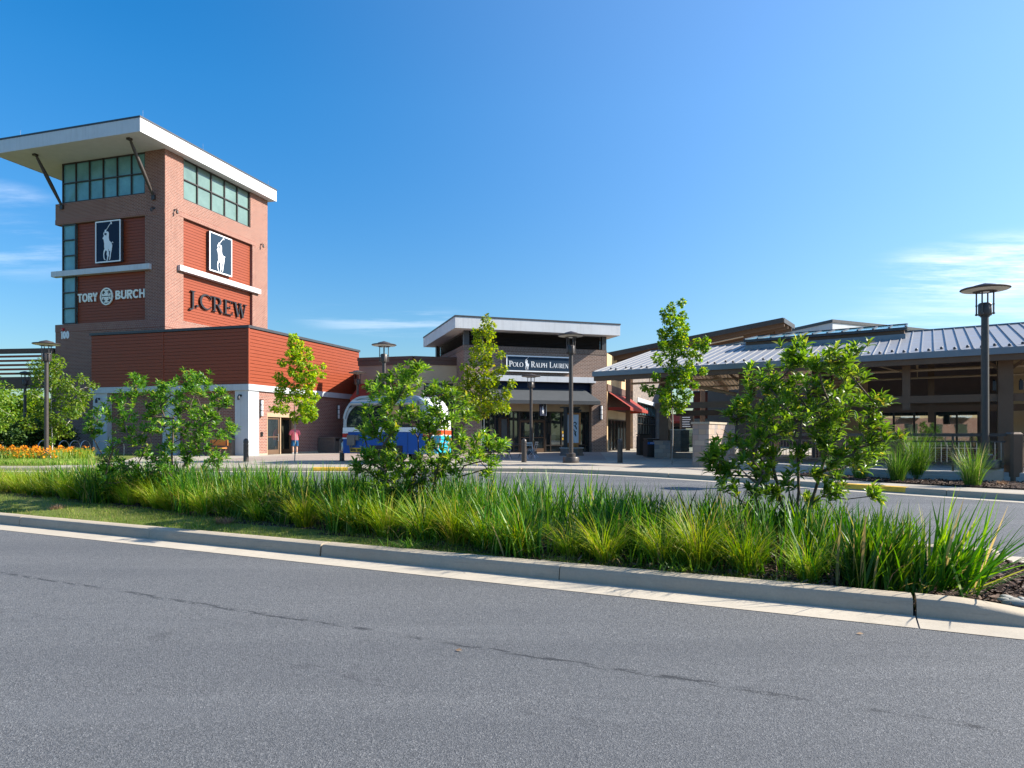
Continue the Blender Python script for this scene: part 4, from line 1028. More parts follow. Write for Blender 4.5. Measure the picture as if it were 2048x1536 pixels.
for s,d in ((5.2,1.3),(8.6,-1.2),(12.4,1.2),(17.6,1.1)): b.tube(PV(s,1.45,4.3),PV(s+d,1.45,3.9),.03,.03,6)
b.tube(PV(4.0,3.2,3.9),PV(8.2,3.2,2.9),.09,.09,8); b.build('pipes',MT['tan_steel'],pav,True)
for s in (7.25,16.95):
    b=MB(); 
    for q in (-1,1): 
        v=[PV(s+q*.2,.9,RZ(.7)-.9),PV(s+q*.75,.9,RZ(.7)-.42),PV(s+q*.6,.9,RZ(.7)-.42),PV(s+q*.2,.9,RZ(.7)-.75)]
        w2=[p+Vector((BV.x*.1,BV.y*.1,0)) for p in v]; b.add(v+w2,[(0,1,2,3),(7,6,5,4),(0,4,5,1),(1,5,6,2),(2,6,7,3),(3,7,4,0)])
    b.build('knee_brace',MT['brown_steel'],pav)
b=MB()
for s in (16.6,17.4): 
    p=PV(s,.6,3.35); b.tube(p,p+Vector((0,0,-.34)),.075,.075,10); b.tube(p+Vector((0,0,-.1)),p+Vector((BV.x*.2,BV.y*.2,.05)),.03)
b.build('floodlights',MT['black'],pav,True)
# skylight lantern on the ridge
s0,s1=2.95,14.35; s0=None
def s_at(px,h):   # where a bearing meets the roof line at run h
    p=E0+BV*h; r=(px-1024)/FPX; return (r*p.y-p.x)/(EV.x-r*EV.y)
L=[s_at(1489,5.5),s_at(1811,5.5)]
b=MB(); pbox(b,L[0],L[1],5.5,8.6,5.55,5.95); sk=b.build('skylight',MT['roof_fascia'],pav)
b=MB(); pbox(b,L[0]+.05,L[1]-.05,5.56,8.55,5.951,6.12); b.build('louvre_band',MT['brown_steel'],sk)
b=MB(); pbox(b,L[0]-.04,L[1]+.04,5.42,5.56,6.121,6.24); b.build('sill_rail',MT['coping'],sk)
b=MB(); pslab(b,L[0],L[1],5.45,8.6,6.25,6.78,.04); b.build('glass',MT['teal_panel'],sk)
b=MB()
npn=11
for i in range(npn+1):
    s=L[0]+(L[1]-L[0])*i/npn; pslab(b,s-.035,s+.035,5.44,8.62,6.30,6.83,.049)
pslab(b,L[0],L[1],8.6,8.72,6.84,6.84,.9); b.build('glazing_bars',MT['coping'],sk)
# shop under the pavilion
psh=thing('pavilion_shop','brown shopfront with wide reflecting window under the pavilion roof','building')
p0=PV(9.3,7.6,0); fr=((p0.x,p0.y,0),(EV.x,EV.y,0),(-EV.y,EV.x,0))
def sw(px,h=7.6): return s_at(px,h)-9.3
xa,xb,xc,xd=sw(1736),sw(1752),sw(1958),sw(2016)
b=MB().frame(*fr); b.wall(0,xd,0,5.9,[(xb,xc,.75,2.55)],0,.3); b.build('panel_wall',MT['purple_wall'],psh)
b=MB().frame(*fr); b.box(xa-1.6,xa,-.06,-.003,.1,5.6); b.build('sand_panel',MT['sand_wall'],psh)
b=MB().frame(*fr); b.box(xb-.2,xc+.2,-.12,-.003,2.56,2.95); b.build('header',MT['brown_steel'],psh)
b=MB().frame(*fr); b.box(.2,xd-.01,-.08,-.003,.1,.74); b.build('knee_wall',MT['brick_red'],psh)
n=6; glazing(psh,fr,xb,xc,.76,2.54,1,1,.15,'glass_tint',xs=[xb,xb+.75]+[xb+.75+(xc-xb-.75)*i/4 for i in (1,2,3,4)],zs=[.76,2.54],name='shop_window')
b=MB().frame(*fr); b.box(xd+.002,xd+9,-1.2,.4,0,5.4); b.build('sand_panel',MT['sand_wall'],psh)

# ================================================================== far canopy, white parapet block, orange block
cn=thing('sloped_canopy','dark sloped canopy roof rising behind the metal pavilion roof','canopy')
A=Vector((6.75,50.5,7.15)); B=Vector((19.35,50.0,9.62)); D=Vector((2.35,3.95,.12))
def cslab(b,a,c,d,th): 
    up=Vector((0,0,th)); v=[a,c,c+d,a+d,a+up,c+up,c+d+up,a+d+up]; b.add(v,[(0,3,2,1),(4,5,6,7),(0,1,5,4),(1,2,6,5),(2,3,7,6),(3,0,4,7)])
b=MB(); cslab(b,A,B,D,.08); b.build('roof_sheet',MT['roof_fascia'],cn)
b=MB(); cslab(b,A+Vector((0,-.06,-.28)),B+Vector((0,-.06,-.28)),D*.012,.34); cslab(b,B+Vector((.05,0,-.28)),B+Vector((.1,0,-.28)),D,.34); b.build('edge_fascia',MT['bronze'],cn)
b=MB()
for u in (.12,.45,.8): a=A+D*u; c=B+D*u; cslab(b,a+Vector((0,0,-.5)),c+Vector((0,0,-.5)),D.normalized()*.16,.42)
b.build('purlins',MT['brown_steel'],cn)
b=MB()
for k in range(26): 
    a=A.lerp(B,(k+.5)/26); cslab(b,a+Vector((-.11,0.05,-.075)),a+Vector((.11,0.05,-.031)),D*.97,.07)
b.build('deck_ribs',MT['deck'],cn)
for u,vv in ((.06,.5),(.5,.5),(.93,.5)):
    p=A.lerp(B,u)+D*vv; b=MB(); b.box(p.x-.15,p.x+.15,p.y-.15,p.y+.15,.15,p.z-.4); b.build('post',MT['brown_steel'],cn)
b=MB(); q=A+Vector((1.9,-.3,-.1)); b.path([q+Vector((0,0,-1.0)),q+Vector((0,0,-.45)),q+Vector((.3,0,-.3)),q+Vector((8,.2,1.35))],.05,6); b.lathe([(.12,-.2),(.1,0)],tuple(q+Vector((0,0,-1.0))),8); b.build('pipe',MT['tan_steel'],cn)
wb=thing('white_parapet_block','white parapet corner of a building behind the skylight','building')
C=at(1665,60,0); zt=CAMZ+(HOR-645)*60/FPX
l=Vector((-.266,.964,0)).normalized(); r=Vector((.9,.436,0)).normalized()
pp=[(C.x,C.y),tuple((C+r*16).xy),tuple((C+r*16+l*20).xy),tuple((C+l*20).xy)]
b=MB(); b.slab(pp,7.6,zt); b.build('parapet_wall',MT['grey_panel'],wb)
b=MB(); b.slab(pp,0,7.599); b.build('lower_wall',MT['brown_trim'],wb)
b=MB(); g=(l+r).normalized()*-.12; b.slab([tuple((C+g).xy),tuple((C+r*16.1-l*.1).xy),tuple((C+r*16.1+l*20.1).xy),tuple((C+l*20.1-r*.1).xy)],zt+.001,zt+.26); b.build('coping',MT['coping'],wb)
ob=thing('orange_block','orange sided block with brown cornice beyond the pavilion','building',tuple(at(1388,84,0)),R(-14))
b=MB(); b.siding(0,9,3.2,6.3,0,.3,.04); b.build('siding_panel',MT['siding'],ob)
b=MB(); b.box(-.05,9.05,.1,8,0,6.28); b.build('body',MT['bronze'],ob)
b=MB(); b.box(-.1,9.1,-.5,.09,2.75,3.15); b.build('cornice',MT['tan_steel'],ob); b=MB(); b.box(-.1,9.1,-.12,8.1,6.32,6.5); b.build('coping',MT['coping'],ob)
dr=thing('directory_board','dark timber directory board with pale lines by the far shops','sign',tuple(at(1374,62,.15)),R(-5))
b=MB(); b.box(-.62,-.5,-.06,.06,0,3.4); b.box(.5,.62,-.06,.06,0,3.4); b.build('posts',MT['brown_steel'],dr)
b=MB(); b.box(-.5,.5,-.03,.03,1.7,3.3); b.build('board',MT['bronze'],dr); b=MB(); [b.box(-.42,.3-.05*(i%3),-.045,-.031,1.85+.2*i,1.92+.2*i) for i in range(6)]; b.build('text_lines',MT['trailer_white'],dr)
kx=thing('far_kiosk','far shop kiosk with red awning seen under the pavilion','kiosk',tuple(at(1352,66,.15)),R(-8))
b=MB(); b.box(-.9,.9,0,2,0,3.1); b.build('body',MT['bronze'],kx); awning(kx,FR,-.95,.95,3.0,2.4,.9,.2,'awning_red')
b=MB(); b.box(-.5,.4,-.06,-.001,.5,1.9); b.build('shop_window',MT['glass'],kx)

# ================================================================== stone wall, railings, low wall
sw_=thing('stone_wall','tan ledge stone wall with flat cap at the plaza edge','wall',(7.37,26.2,.13),math.atan2(EV.y,EV.x))
b=MB(); 
S1=Vector((-.64,0)); q=Vector((BV.x*EV.x+BV.y*EV.y, BV.x*-EV.y+BV.y*EV.x))*4.1
b.slab([(0,0),tuple(q),tuple(q+S1),tuple(S1)],0,1.66); b.build('stone_body',MT['stone_warm'],sw_)
b=MB(); b.slab([(.04,-.04),tuple(q*1.01+Vector((.04,0))),tuple(q*1.01+S1+Vector((-.05,0))),(-.69,-.04)],1.661,1.74); b.build('cap',MT['concrete_light'],sw_)
def fence(name,label,pts,posts,zb,ztop,endpost=True):
    f=thing(name,label,'railing')
    for k in range(len(pts)-1):
        a,c=Vector(pts[k]),Vector(pts[k+1]); d=(c-a); Ln=d.length; d.normalize()
        F=((a.x,a.y,0),(d.x,d.y,0),(-d.y,d.x,0)); e0=.17 if posts[k] else 0; e1=.17 if posts[k+1] else 0
        b=MB().frame(*F); b.box(e0,Ln-e1,-.05,.05,ztop-.08,ztop); b.box(e0,Ln-e1,-.02,.02,ztop-.24,ztop-.20); b.box(e0,Ln-e1,-.02,.02,zb,zb+.04); b.build('rails',MT['lamp_metal'],f)
        b=MB().frame(*F); n=int(Ln/.135)
        for i in range(1,n): x=Ln*i/n; b.tube((x,0,zb+.04),(x,0,ztop-.24),.009,.009,6,cap=False)
        b.build('balusters',MT['steel'] if k%2 else MT['lamp_metal'],f)
        n2=max(1,round(Ln/1.6)); 
        for i in range(1,n2): b=MB().frame(*F); x=Ln*i/n2; b.box(x-.025,x+.025,-.028,.028,zb-.25,ztop-.081); b.build('upright',MT['lamp_metal'],f)
    for p,ok in zip(pts,posts):
        if not ok: continue
        b=MB(); b.bbox(p[0]-.17,p[0]+.17,p[1]-.17,p[1]+.17,.1,ztop+.03,.05); b.build('post',MT['brown_steel'],f)
    return f
FP=[(8.0,25.9),(10.72,19.55),(13.15,18.35),(16.6,16.7)]
fence('railing_fence','brown steel railing with square posts along the pavilion edge',FP,[False,True,True,True],.62,1.44)
lw=thing('low_wall','low two-tone concrete wall below the brown railing','wall')
ln=[Vector(p) for p in FP]; b=MB(); sweep(b,[tuple(p) for p in off(ln,.22)],[(-.40,.05),(-.40,.30),(-.36,.31),(-.36,.40),(-.34,.42),(0,.42),(0,.05)]); b.build('wall_body',MT['concrete_wall'],lw)

# ================================================================== street lamps
def make_lamp():
    t=thing('street_lamp','lamp','street lamp')
    b=MB(); b.lathe([(.36,0),(.36,.22),(.34,.25),(.2,.26),(.2,.40),(.15,.43),(.11,.44)],(0,0,0),18); b.build('base',MT['lamp_metal'],t,True)
    b=MB(); b.lathe([(.098,.43),(.088,4.66),(.11,4.67),(.11,4.70)],(0,0,0),14); b.build('pole',MT['lamp_metal'],t,True)
    b=MB(); b.lathe([(.15,4.71),(.16,4.74),(.16,5.06),(.13,5.10),(0,5.12)],(0,0,0),14); b.build('lamp_head',MT['lamp_metal'],t,True)
    for k in range(4):
        a=R(38+90*k); x,y=.20*math.cos(a),.20*math.sin(a)
        b=MB(); b.tube((x,y,4.76),(x,y,5.46),.020,.020,7); b.lathe([(0,-.04),(.034,-.02),(.034,.02),(0,.04)],(x,y,4.76),7); b.lathe([(0,-.03),(.03,-.01),(.03,.01),(0,.03)],(x,y,5.04),7)
        b.tube((x,y,5.04),(x*.7,y*.7,5.04),.012,.012,5); b.build('rod',MT['lamp_metal'],t,True)
    b=MB(); b.lathe([(.27,5.44),(.29,5.47),(.56,5.51),(.58,5.53),(.56,5.555),(.30,5.60),(.30,5.615),(.27,5.64),(0,5.72)],(0,0,0),28); sh=b.build('shade',MT['lamp_metal'],t,True)
    b=MB(); b.lathe([(.545,5.497),(.29,5.458)],(0,0,0),28); b.build('shade_reflector',MT['lamp_under'],sh,True)
    b=MB(); b.lathe([(0,5.42),(.10,5.425),(.11,5.445),(0,5.446)],(0,0,0),14); b.build('lens',MT['sign_white'],sh,True)
    return t
lamp=make_lamp()
LG='street lamps with round disc shades'
def lamp_at(px,pytop,d,zb,label,first=False):
    ztop=CAMZ+(HOR-pytop)*d/FPX; s=(ztop-zb)/5.72; p=at(px,d,zb)
    if first: o=lamp; o.location=p; o.scale=(1,1,s); o['label']=label; o['group']=LG
    else: o=dup(lamp,p,R(px*7%90),label,LG,(1,1,s))
    return o
lamp_at(1970,566,18.6,.52,'nearest street lamp, tall on the right by the brown railing',True)
lamp_at(1142,662,30.6,.15,'street lamp standing in front of the wide navy store sign')
lamp_at(1062,747,50-8,.15,'slim street lamp in front of the store\'s glass doors')
lamp_at(768,682,32.7,.15,'street lamp rising from behind the blue trailer')
lamp_at(715,740,46,.15,'smaller street lamp at the far end of the orange block')
lamp_at(93,680,32.2,.16,'street lamp among orange flowers on the far left')
lamp_at(50,742,47,.16,'smaller street lamp behind the far left birch')
p=at(1970,18.6,.13)
t=thing('lamp_footing','square concrete footing under the nearest street lamp','footing',p); b=MB(); b.bbox(-.32,.32,-.32,.32,0,.40,.06); b.build('block',MT['concrete_light'],t)

# ================================================================== bollards
bol=thing('bollard','bollard','bollard')
b=MB(); b.lathe([(.115,0),(.115,.80),(.10,.805),(.10,.83),(.118,.835),(.118,.92),(.105,.99),(.06,1.04),(0,1.06)],(0,0,0),18); b.build('shaft',MT['lamp_metal'],bol,True)
first=True
for px,py,lab in ((1048,924.5,'bollard in front of the folding café chairs'),(1240,925.5,'bollard right of the lamp, before the red awning shop'),(492,923,'bollard in front of the grey corner pilaster'),(684,921,'bollard beside the left end of the blue trailer')):
    p=gpt(px,py,.15)
    if first: bol.location=p; bol['label']='dark '+lab; bol['group']='dark round-topped bollards'; first=False
    else: dup(bol,p,0,'dark '+lab,'dark round-topped bollards')

# ================================================================== bins
def slat_bin(name,label,loc,rotz,w,h,mat,label_mat=None,txt=None,slots=0,back=False):
    t=thing(name,label,'bin',loc,rotz)
    b=MB(); b.box(-w/2+.03,w/2-.03,-w/2+.03,w/2-.03,.04,h-.05)
    n=max(6,int(w/.075))
    for i in range(n):
        x=-w/2+w*(i+.5)/n
        for sy in (-1,1): b.box(x-w/n*.38,x+w/n*.38,sy*w/2-.012,sy*w/2+.012,.03,h-.14)
        for sx_ in (-1,1): b.box(sx_*w/2-.0119,sx_*w/2+.0119,x-w/n*.38,x+w/n*.38,.031,h-.141)
    b.build('slatted_body',MT[mat],t)
    b=MB(); b.bbox(-w/2-.02,w/2+.02,-w/2-.02,w/2+.02,h-.05,h,.015); b.build('lid',MT['black'] if mat=='bin' else MT[mat],t)
    if label_mat: 
        b=MB(); b.box(-w/2,w/2,-w/2-.02,-w/2-.013,h-.30,h-.18); lm=b.build('label_band',MT[label_mat],t)
        if txt: letters(txt,lm,MT['sign_white'],-w*.34,w*.34,h-.275,.07,-w/2-.024,.004,'sans',.17,merge=True,name='label_text')
    if slots:
        b=MB(); [b.box(-w/2+.1+i*(w-.2)/slots+.03,-w/2+.1+(i+1)*(w-.2)/slots-.03,-w/2-.03,-w/2-.013,h-.26,h-.10) for i in range(slots)]; b.build('slots',MT['black'],t)
    return t
slat_bin('recycling_bin','dark slatted recycling bin with blue label band',gpt(1307,914.5,.15),R(4),.88,1.0,'bin','blue_label','RECYCLE')
slat_bin('litter_bin','taller dark slatted bin just left of the blue label bin',gpt(1288,911,.15),R(4),.70,1.25,'bin')
slat_bin('litter_bin','grey-brown double bin with dark slots against the brick wall',(*wloc(0,(.62,7.8,0))[:2],.15),SR,1.25,1.02,'bin_tan',None,None,3)
slat_bin('litter_bin','brown slatted bin with green label by the grey corner pilaster',gpt(461,911,.15),R(-17),.72,1.05,'bin_tan','green_label')
t=thing('bench','rust brown curved bench end beside the green label bin','bench',gpt(440,912,.15),R(-17))
b=MB(); b.box(-.9,.3,-.22,.22,.42,.47); b.build('seat',MT['orange_wood'],t); 
for x in (-.8,.2): b=MB(); b.path([(x,-.2,0),(x,-.24,.3),(x,-.1,.44),(x,.25,.5),(x,.3,.9)],.035,6); b.path([(x,.22,0),(x,.2,.42)],.035,6); b.build('leg',MT['brown_trim'],t)
b=MB(); b.box(-.9,.3,.27,.31,.58,.92); b.build('backrest',MT['orange_wood'],t)

# ================================================================== planter with timber directory
t=thing('stone_planter','octagonal grey stone planter ring around the orange directory','planter',at(1143,40.5,.15),R(22))
b=MB(); b.lathe([(.74,0),(.74,.10),(.68,.11),(.68,.40)],(0,0,0),8); b.build('stone_ring',MT['stone_grey'],t); b=MB(); b.lathe([(.74,.401),(.74,.47),(.5,.471)],(0,0,0),8); b.lathe([(.52,.42),(0,.46)],(0,0,0),8); b.build('coping',MT['concrete_wall'],t)
t=thing('directory_sign','orange timber framed directory with black brush marks on white','sign',at(1146,40.5,.56),R(-8))
b=MB(); b.box(-.44,-.33,-.12,.12,.32,1.96); b.box(.33,.44,-.12,.12,.32,1.96); b.box(-.44,.44,-.121,.121,.22,.319); b.box(-.44,.44,-.121,.121,1.961,2.05); b.build('frame',MT['orange_wood'],t)
b=MB(); b.box(-.33,.33,-.05,.05,.32,1.98); b.build('panel',MT['sign_white'],t)
b=MB()
for pts in ([(.02,1.45),(.12,1.52),(.2,1.42),(.14,1.3)],[(.05,1.34),(.16,1.25),(.22,1.1)],[(.04,1.1),(.12,.95),(.16,.75)],[(.2,1.0),(.1,.86),(.18,.7)],[(-.1,1.3),(-.18,1.0),(-.08,.8)]): b.stroke(pts,[.03,.06,.05,.03][:len(pts)],-.062,-.051)
b.build('brush_marks',MT['black'],t)
b=MB()
for z in (.0,.1,.19): b.box(-.3,.3,-.2,.2,z,z+.075)
b.box(-.28,-.16,-.1,.1,.12,.25); b.box(.16,.28,-.1,.1,.12,.25); b.build('timber_foot',MT['orange_wood'],t)
b=MB(); b.box(-.5,.5,-.26,.26,2.14,2.24); b.box(-.38,.38,-.18,.18,2.06,2.139); b.box(-.34,.34,-.14,.14,2.241,2.32); b.build('roof_cap',MT['black'],t)
t=thing('square_post','dark square post with a flat crossbar beside the directory','post',at(1131,40.2,.6),R(-8))
b=MB(); b.box(-.11,.11,-.11,.11,0,2.28); b.build('shaft',MT['bronze'],t); b=MB(); b.box(-.3,.85,-.16,.16,2.281,2.34); b.build('crossbar',MT['black'],t)

# ================================================================== café chairs and tables
def make_chair():
    t=thing('folding_chair','chair','chair')
    for s in (-1,1):
        b=MB(); b.path([(s*.19,.24,0),(s*.19,-.12,.44),(s*.19,-.22,.84)],.016,6); b.build('leg',MT['steel'],t)
        b=MB(); b.path([(s*.165,-.26,0),(s*.165,.18,.45)],.016,6); b.build('leg',MT['steel'],t)
    b=MB(); 
    for i in range(5): b.box(-.2,.2,-.17+.085*i,-.10+.085*i,.44,.46)
    b.build('seat',MT['steel'],t)
    b=MB(); b.box(-.2,.2,-.225,-.20,.66,.72); b.box(-.2,.2,-.24,-.215,.76,.84); b.build('backrest',MT['steel'],t)
    return t
def make_table():
    t=thing('folding_table','table','table')
    b=MB(); b.bbox(-.38,.38,-.38,.38,.71,.735,.01); b.build('tabletop',MT['bronze'],t)
    for s in (-1,1):
        for q in (-1,1): b=MB(); b.path([(s*.33,q*.34,0),(s*.33,-q*.3,.71)],.016,6); b.build('leg',MT['bronze'],t)
    return t
ch=make_chair(); tb=make_table(); tb2=dup(tb)
cs=[(1000,36.5,R(-70),'folding café chair left of the left table, turned right'),(1012,34.6,R(15),'folding café chair standing in front of the left table'),(1066,37.2,R(70),'folding café chair right of the bollard'),(982,37.2,R(-110),'leftmost folding café chair, partly behind the shrub leaves'),(1060,34.9,R(200),'low folding café chair just right of the bollard')]
for i,(px,d,rz,lab) in enumerate(cs):
    o=ch if i==0 else dup(ch); o.location=at(px,d,.15); o.rotation_euler.z=rz; o['label']=lab; o['group']='folding café chairs'
for i,(o,px,lab) in enumerate(((tb,1030,'square folding café table left of the bollard'),(tb2,990,'square folding café table nearest the maple trunk'))):
    o.location=at(px,36.2,.15); o.rotation_euler.z=R(20+i*25); o['label']=lab; o['group']='folding café tables'
t=thing('folded_umbrella','teal closed parasol standing before the store window','parasol',at(968,41,.15))
b=MB(); b.lathe([(.02,0),(.02,2.2)],(0,0,0),8); b.build('pole',MT['steel'],t); b=MB(); b.lathe([(.05,.62),(.17,.66),(.16,1.2),(.05,1.45)],(0,0,0),12); b.build('canopy',MT['trailer_teal'],t)

# ================================================================== glass wind screen by the bins
t=thing('glass_screen','frameless glass wind screen on a low stone kerb behind the young tree','screen',at(1340,36.5,.15),R(-6))
b=MB(); b.box(-.2,1.5,-.12,.12,0,.28); b.build('stone_kerb',MT['stone_warm'],t)
b=MB(); b.box(0,1.45,-.01,.01,.3,1.45); b.build('glass',MT['glass_tint'],t); b=MB(); b.box(-.02,1.47,-.025,.025,1.451,1.49); b.build('rail',MT['steel'],t)
# bike hoops along the tower wall
hoop=thing('bike_hoop','bike rack hoop','bike rack')
b=MB(); b.path([(-.28,0,0),(-.29,0,.45)]+[(.29*math.cos(R(a)),0,.45+.40*math.sin(R(a))) for a in range(170,0,-20)]+[(.29,0,.45),(.28,0,0)],.024,7); b.build('hoop',MT['steel'],hoop,True)
HL=['leftmost bike hoop, beside the birch trunk','second bike hoop from the left, in front of the brick tower','third bike hoop from the left, in front of the brick tower','fourth bike hoop from the left, close to the grey pilaster','bike hoop in front of the left grey pilaster','rightmost bike hoop, half behind the shrub']
for i,(px,lab) in enumerate(zip((86,128,150,171,203,238),HL)):
    o=hoop if i==0 else dup(hoop); o.location=at(px,40.3,.16); o.rotation_euler.z=R([70,62,58,66,8,55][i]); o['label']='silver '+lab; o['group']='bike hoops by the tower'
# slatted screen on far left
t=thing('slatted_screen','brown horizontally slatted screen bridge left of the tower','screen',(-36.6,49.0,0),R(-8))
b=MB(); b.box(-14,5.0,0,.3,7.0,7.32); b.build('top_beam',MT['brown_trim'],t)
b=MB(); b.box(-14,5.0,.0,.3,4.55,5.35); b.build('bottom_beam',MT['brown_trim'],t)
b=MB(); 
for k in range(5): b.box(-14,4.98,.06,.16,5.52+.30*k,5.66+.30*k)
b.build('slats',MT['siding'],t)
for x in (-13.8,-7,4.6): b=MB(); b.box(x,x+.3,.31,.6,.1,7.3); b.build('post',MT['brown_trim'],t)

# ================================================================== food trailer
tr=thing('food_trailer','blue and silver food trailer with rounded roof and dark serving window','trailer',(-7.5,31.05,.13),R(-19))
TL,TW,TZ0,TZ1=4.2,2.3,.42,2.95
def outline(off_=0,n=10):
    rx,rz=1.05,1.2
    pts=[(off_,TZ0+off_),(off_,TZ1-rz)]
    pts+=[(rx-(rx-off_)*math.cos(R(a)),TZ1-rz+(rz-off_)*math.sin(R(a))) for a in np.linspace(0,90,n)[1:]]
    pts+=[(TL-.9+(.9-off_)*math.sin(R(a)),TZ1-rz+(rz-off_)*math.cos(R(a))) for a in np.linspace(0,90,n)]
    pts+=[(TL-off_,TZ0+off_)]
    return pts
O=outline(); n=len(O)
b=MB()      # skin strip round the roof and the two ends, coloured in bands
vs_=[(x,0,z) for x,z in O]+[(x,TW,z) for x,z in O]
b.add(vs_,[(i,i+1,n+i+1,n+i) for i in range(1,n-2)]); b.build('roof_shell',MT['trailer_silver'],tr,True)
b=MB(); b.box(.004,TL-.004,.01,TW-.01,TZ0,1.36); b.build('lower_body',MT['trailer_blue'],tr)
b=MB(); b.prism([p for p in outline(.012) if p[1]>1.3]+[(TL-.012,1.37),(.012,1.37)],.02,TW-.02); b.build('side_shell',MT['trailer_silver'],tr)
b=MB(); 
for i in range(2,n-2):
    p,q2=O[i],O[i+1]; cx,cz=TL/2,1.8
    ip=(p[0]+(cx-p[0])*.05,p[1]+(cz-p[1])*.08); iq=(q2[0]+(cx-q2[0])*.05,q2[1]+(cz-q2[1])*.08)
    b.prism([p,q2,iq,ip],-.03,.019)
b.build('edge_rail',MT['trailer_silver'],tr)
b=MB(); b.box(.01,TL-.01,-.02,.009,1.37,1.56); b.build('white_band',MT['trailer_white'],tr)
wpts=[(.22,1.6)]+[(1.12-.90*math.cos(R(a)),1.72+.88*math.sin(R(a))) for a in np.linspace(0,62,9)]+[(TL-.62,2.5),(TL-.32,2.2),(TL-.25,1.6)]
b=MB(); b.prism(wpts,-.01,.018); b.build('serving_window',MT['glass'],tr)
b=MB(); b.stroke(wpts+[wpts[0]],.045,-.022,-.011); b.build('window_seal',MT['rubber'],tr)
for x in (1.0,2.1,3.2): b=MB(); b.box(x,x+.012,.002,.0095,TZ0+.05,1.35); b.build('panel_seam',MT['rubber'],tr)
b=MB(); b.tube((.55,-.13,2.62),(TL-.5,-.13,2.62),.12,.12,12); b.tube((.5,-.13,2.62),(.55,-.13,2.62),.09); b.build('awning_roll',MT['trailer_silver'],tr,True)
b=MB(); b.path([(.35,-.05,2.45),(.62,-.14,2.56),(.9,-.05,2.46)],.025,5); b.build('awning_arm',MT['black'],tr)
b=MB(); b.box(2.15,2.3,-.03,-.011,1.62,2.45); b.build('window_mullion',MT['trailer_blue'],tr)
# right end: white upper, red stripe between white lines, teal lower with painted posts
RE=((TL,0,0),(0,1,0),(-1,0,0))
b=MB().frame(*RE); b.box(.04,TW-.04,-.012,.003,1.50,1.80); b.add([(.04,-.008,1.8),(TW-.04,-.008,1.8)],[]); b.build('white_panel',MT['trailer_white'],tr)
b=MB(); vv=[(p[0]+.012,y,p[1]+.012) for y in (.03,TW-.03) for p in O[n//2+3:n-1]]; k=len(vv)//2
b.add(vv,[(i,i+1,k+i+1,k+i) for i in range(k-1)]); b.build('end_cap',MT['trailer_white'],tr,True)
b=MB().frame(*RE); b.box(.02,TW-.02,-.02,.002,1.24,1.44); b.build('red_stripe',MT['trailer_red'],tr)
b=MB().frame(*RE); b.box(.02,TW-.02,-.022,.002,1.445,1.475); b.box(.02,TW-.02,-.022,.002,1.19,1.235); b.build('white_lines',MT['trailer_white'],tr)
b=MB().frame(*RE); b.box(.02,TW-.02,-.016,.002,TZ0,1.185); b.build('teal_panel',MT['trailer_teal'],tr)
b=MB().frame(*RE)
for x in (.35,.85,1.4,1.95): b.box(x,x+.07,-.025,-.017,.5,.9); b.stroke(arc(x+.25,.98,.1,.1,0,300,10),.035,-.024,-.017)
b.build('painted_motif',MT['orange_wood'],tr)
b=MB(); b.box(.0,.26,-.035,-.001,1.12,1.30); b.build('tail_light',MT['red_lens'],tr); b=MB(); b.box(TL-.25,TL,-.035,-.001,1.12,1.30); b.build('tail_light',MT['red_lens'],tr)
b=MB(); b.box(.0,.27,-.03,-.0008,1.06,1.115); b.box(.0,.27,-.03,-.0008,1.305,1.365); b.build('light_trim',MT['trailer_white'],tr)
b=MB(); b.bbox(.28,.66,-.16,-.002,.78,1.24,.03); b.box(.68,.84,-.1,-.002,1.0,1.22); b.tube((.4,-.08,.6),(.4,-.08,.78),.02); b.tube((.5,-.08,.62),(.5,-.08,.78),.02); b.build('electric_box',MT['bin_tan'],tr)
b=MB(); b.box(.38,.92,-.03,-.002,.47,.67); pl=b.build('number_plate',MT['yellow'],tr)
letters('NOBL 101',pl,MT['black'],.42,.88,.51,.11,-.036,.005,'sans',.2,merge=True,name='plate_text')
for y in (.12,TW-.35):
    for x in (1.75,2.55):
        wh=MB(); wh.frame((x,y,.33),(1,0,0),(0,1,0))
        wh.add([(.33*math.cos(R(a)),yy,.33*math.sin(R(a))) for yy in (0,.22) for a in range(0,360,18)],[(i,(i+1)%20,20+(i+1)%20,20+i) for i in range(20)]+[tuple(range(19,-1,-1)),tuple(range(20,40))])
        ww=wh.build('wheel',MT['rubber'],tr); h=MB(); h.frame((x,y,.33)); h.add([(.17*math.cos(R(a)),-.01,.17*math.sin(R(a))) for a in range(0,360,30)],[tuple(range(11,-1,-1))]); h.build('hubcap',MT['steel'],ww)
b=MB(); b.box(1.35,2.95,-.012,.0095,.43,.78); b.build('wheel_arch',MT['black'],tr)
b=MB(); b.path([(0,TW/2,.45),(-.9,TW/2,.45)],.05,6); b.path([(0,.4,.45),(-.9,TW/2,.452)],.05,6); b.path([(-.72,TW/2-.1,.05),(-.72,TW/2-.1,1.0)],.035,8); b.box(-.82,-.62,TW/2-.2,TW/2,0.02,.06); b.build('tow_hitch',MT['lamp_metal'],tr)
b=MB(); b.lathe([(.16,.5),(.18,.55),(.18,.85),(.1,.95),(0,.96)],(-.42,TW/2-.3,0),14); b.build('gas_bottle',MT['trailer_silver'],tr,True)
b=MB(); b.lathe([(.16,2.93),(.16,3.02),(.20,3.05),(.24,3.16),(.20,3.28),(.08,3.36),(0,3.37)],(2.55,1.1,0),16); b.build('roof_vent',MT['trailer_silver'],tr,True)
for x in (.7,3.6): b=MB(); b.path([(x-.12,.1,.02),(x,.1,.43),(x+.12,.1,.02)],.018,5); b.build('stand',MT['black'],tr)
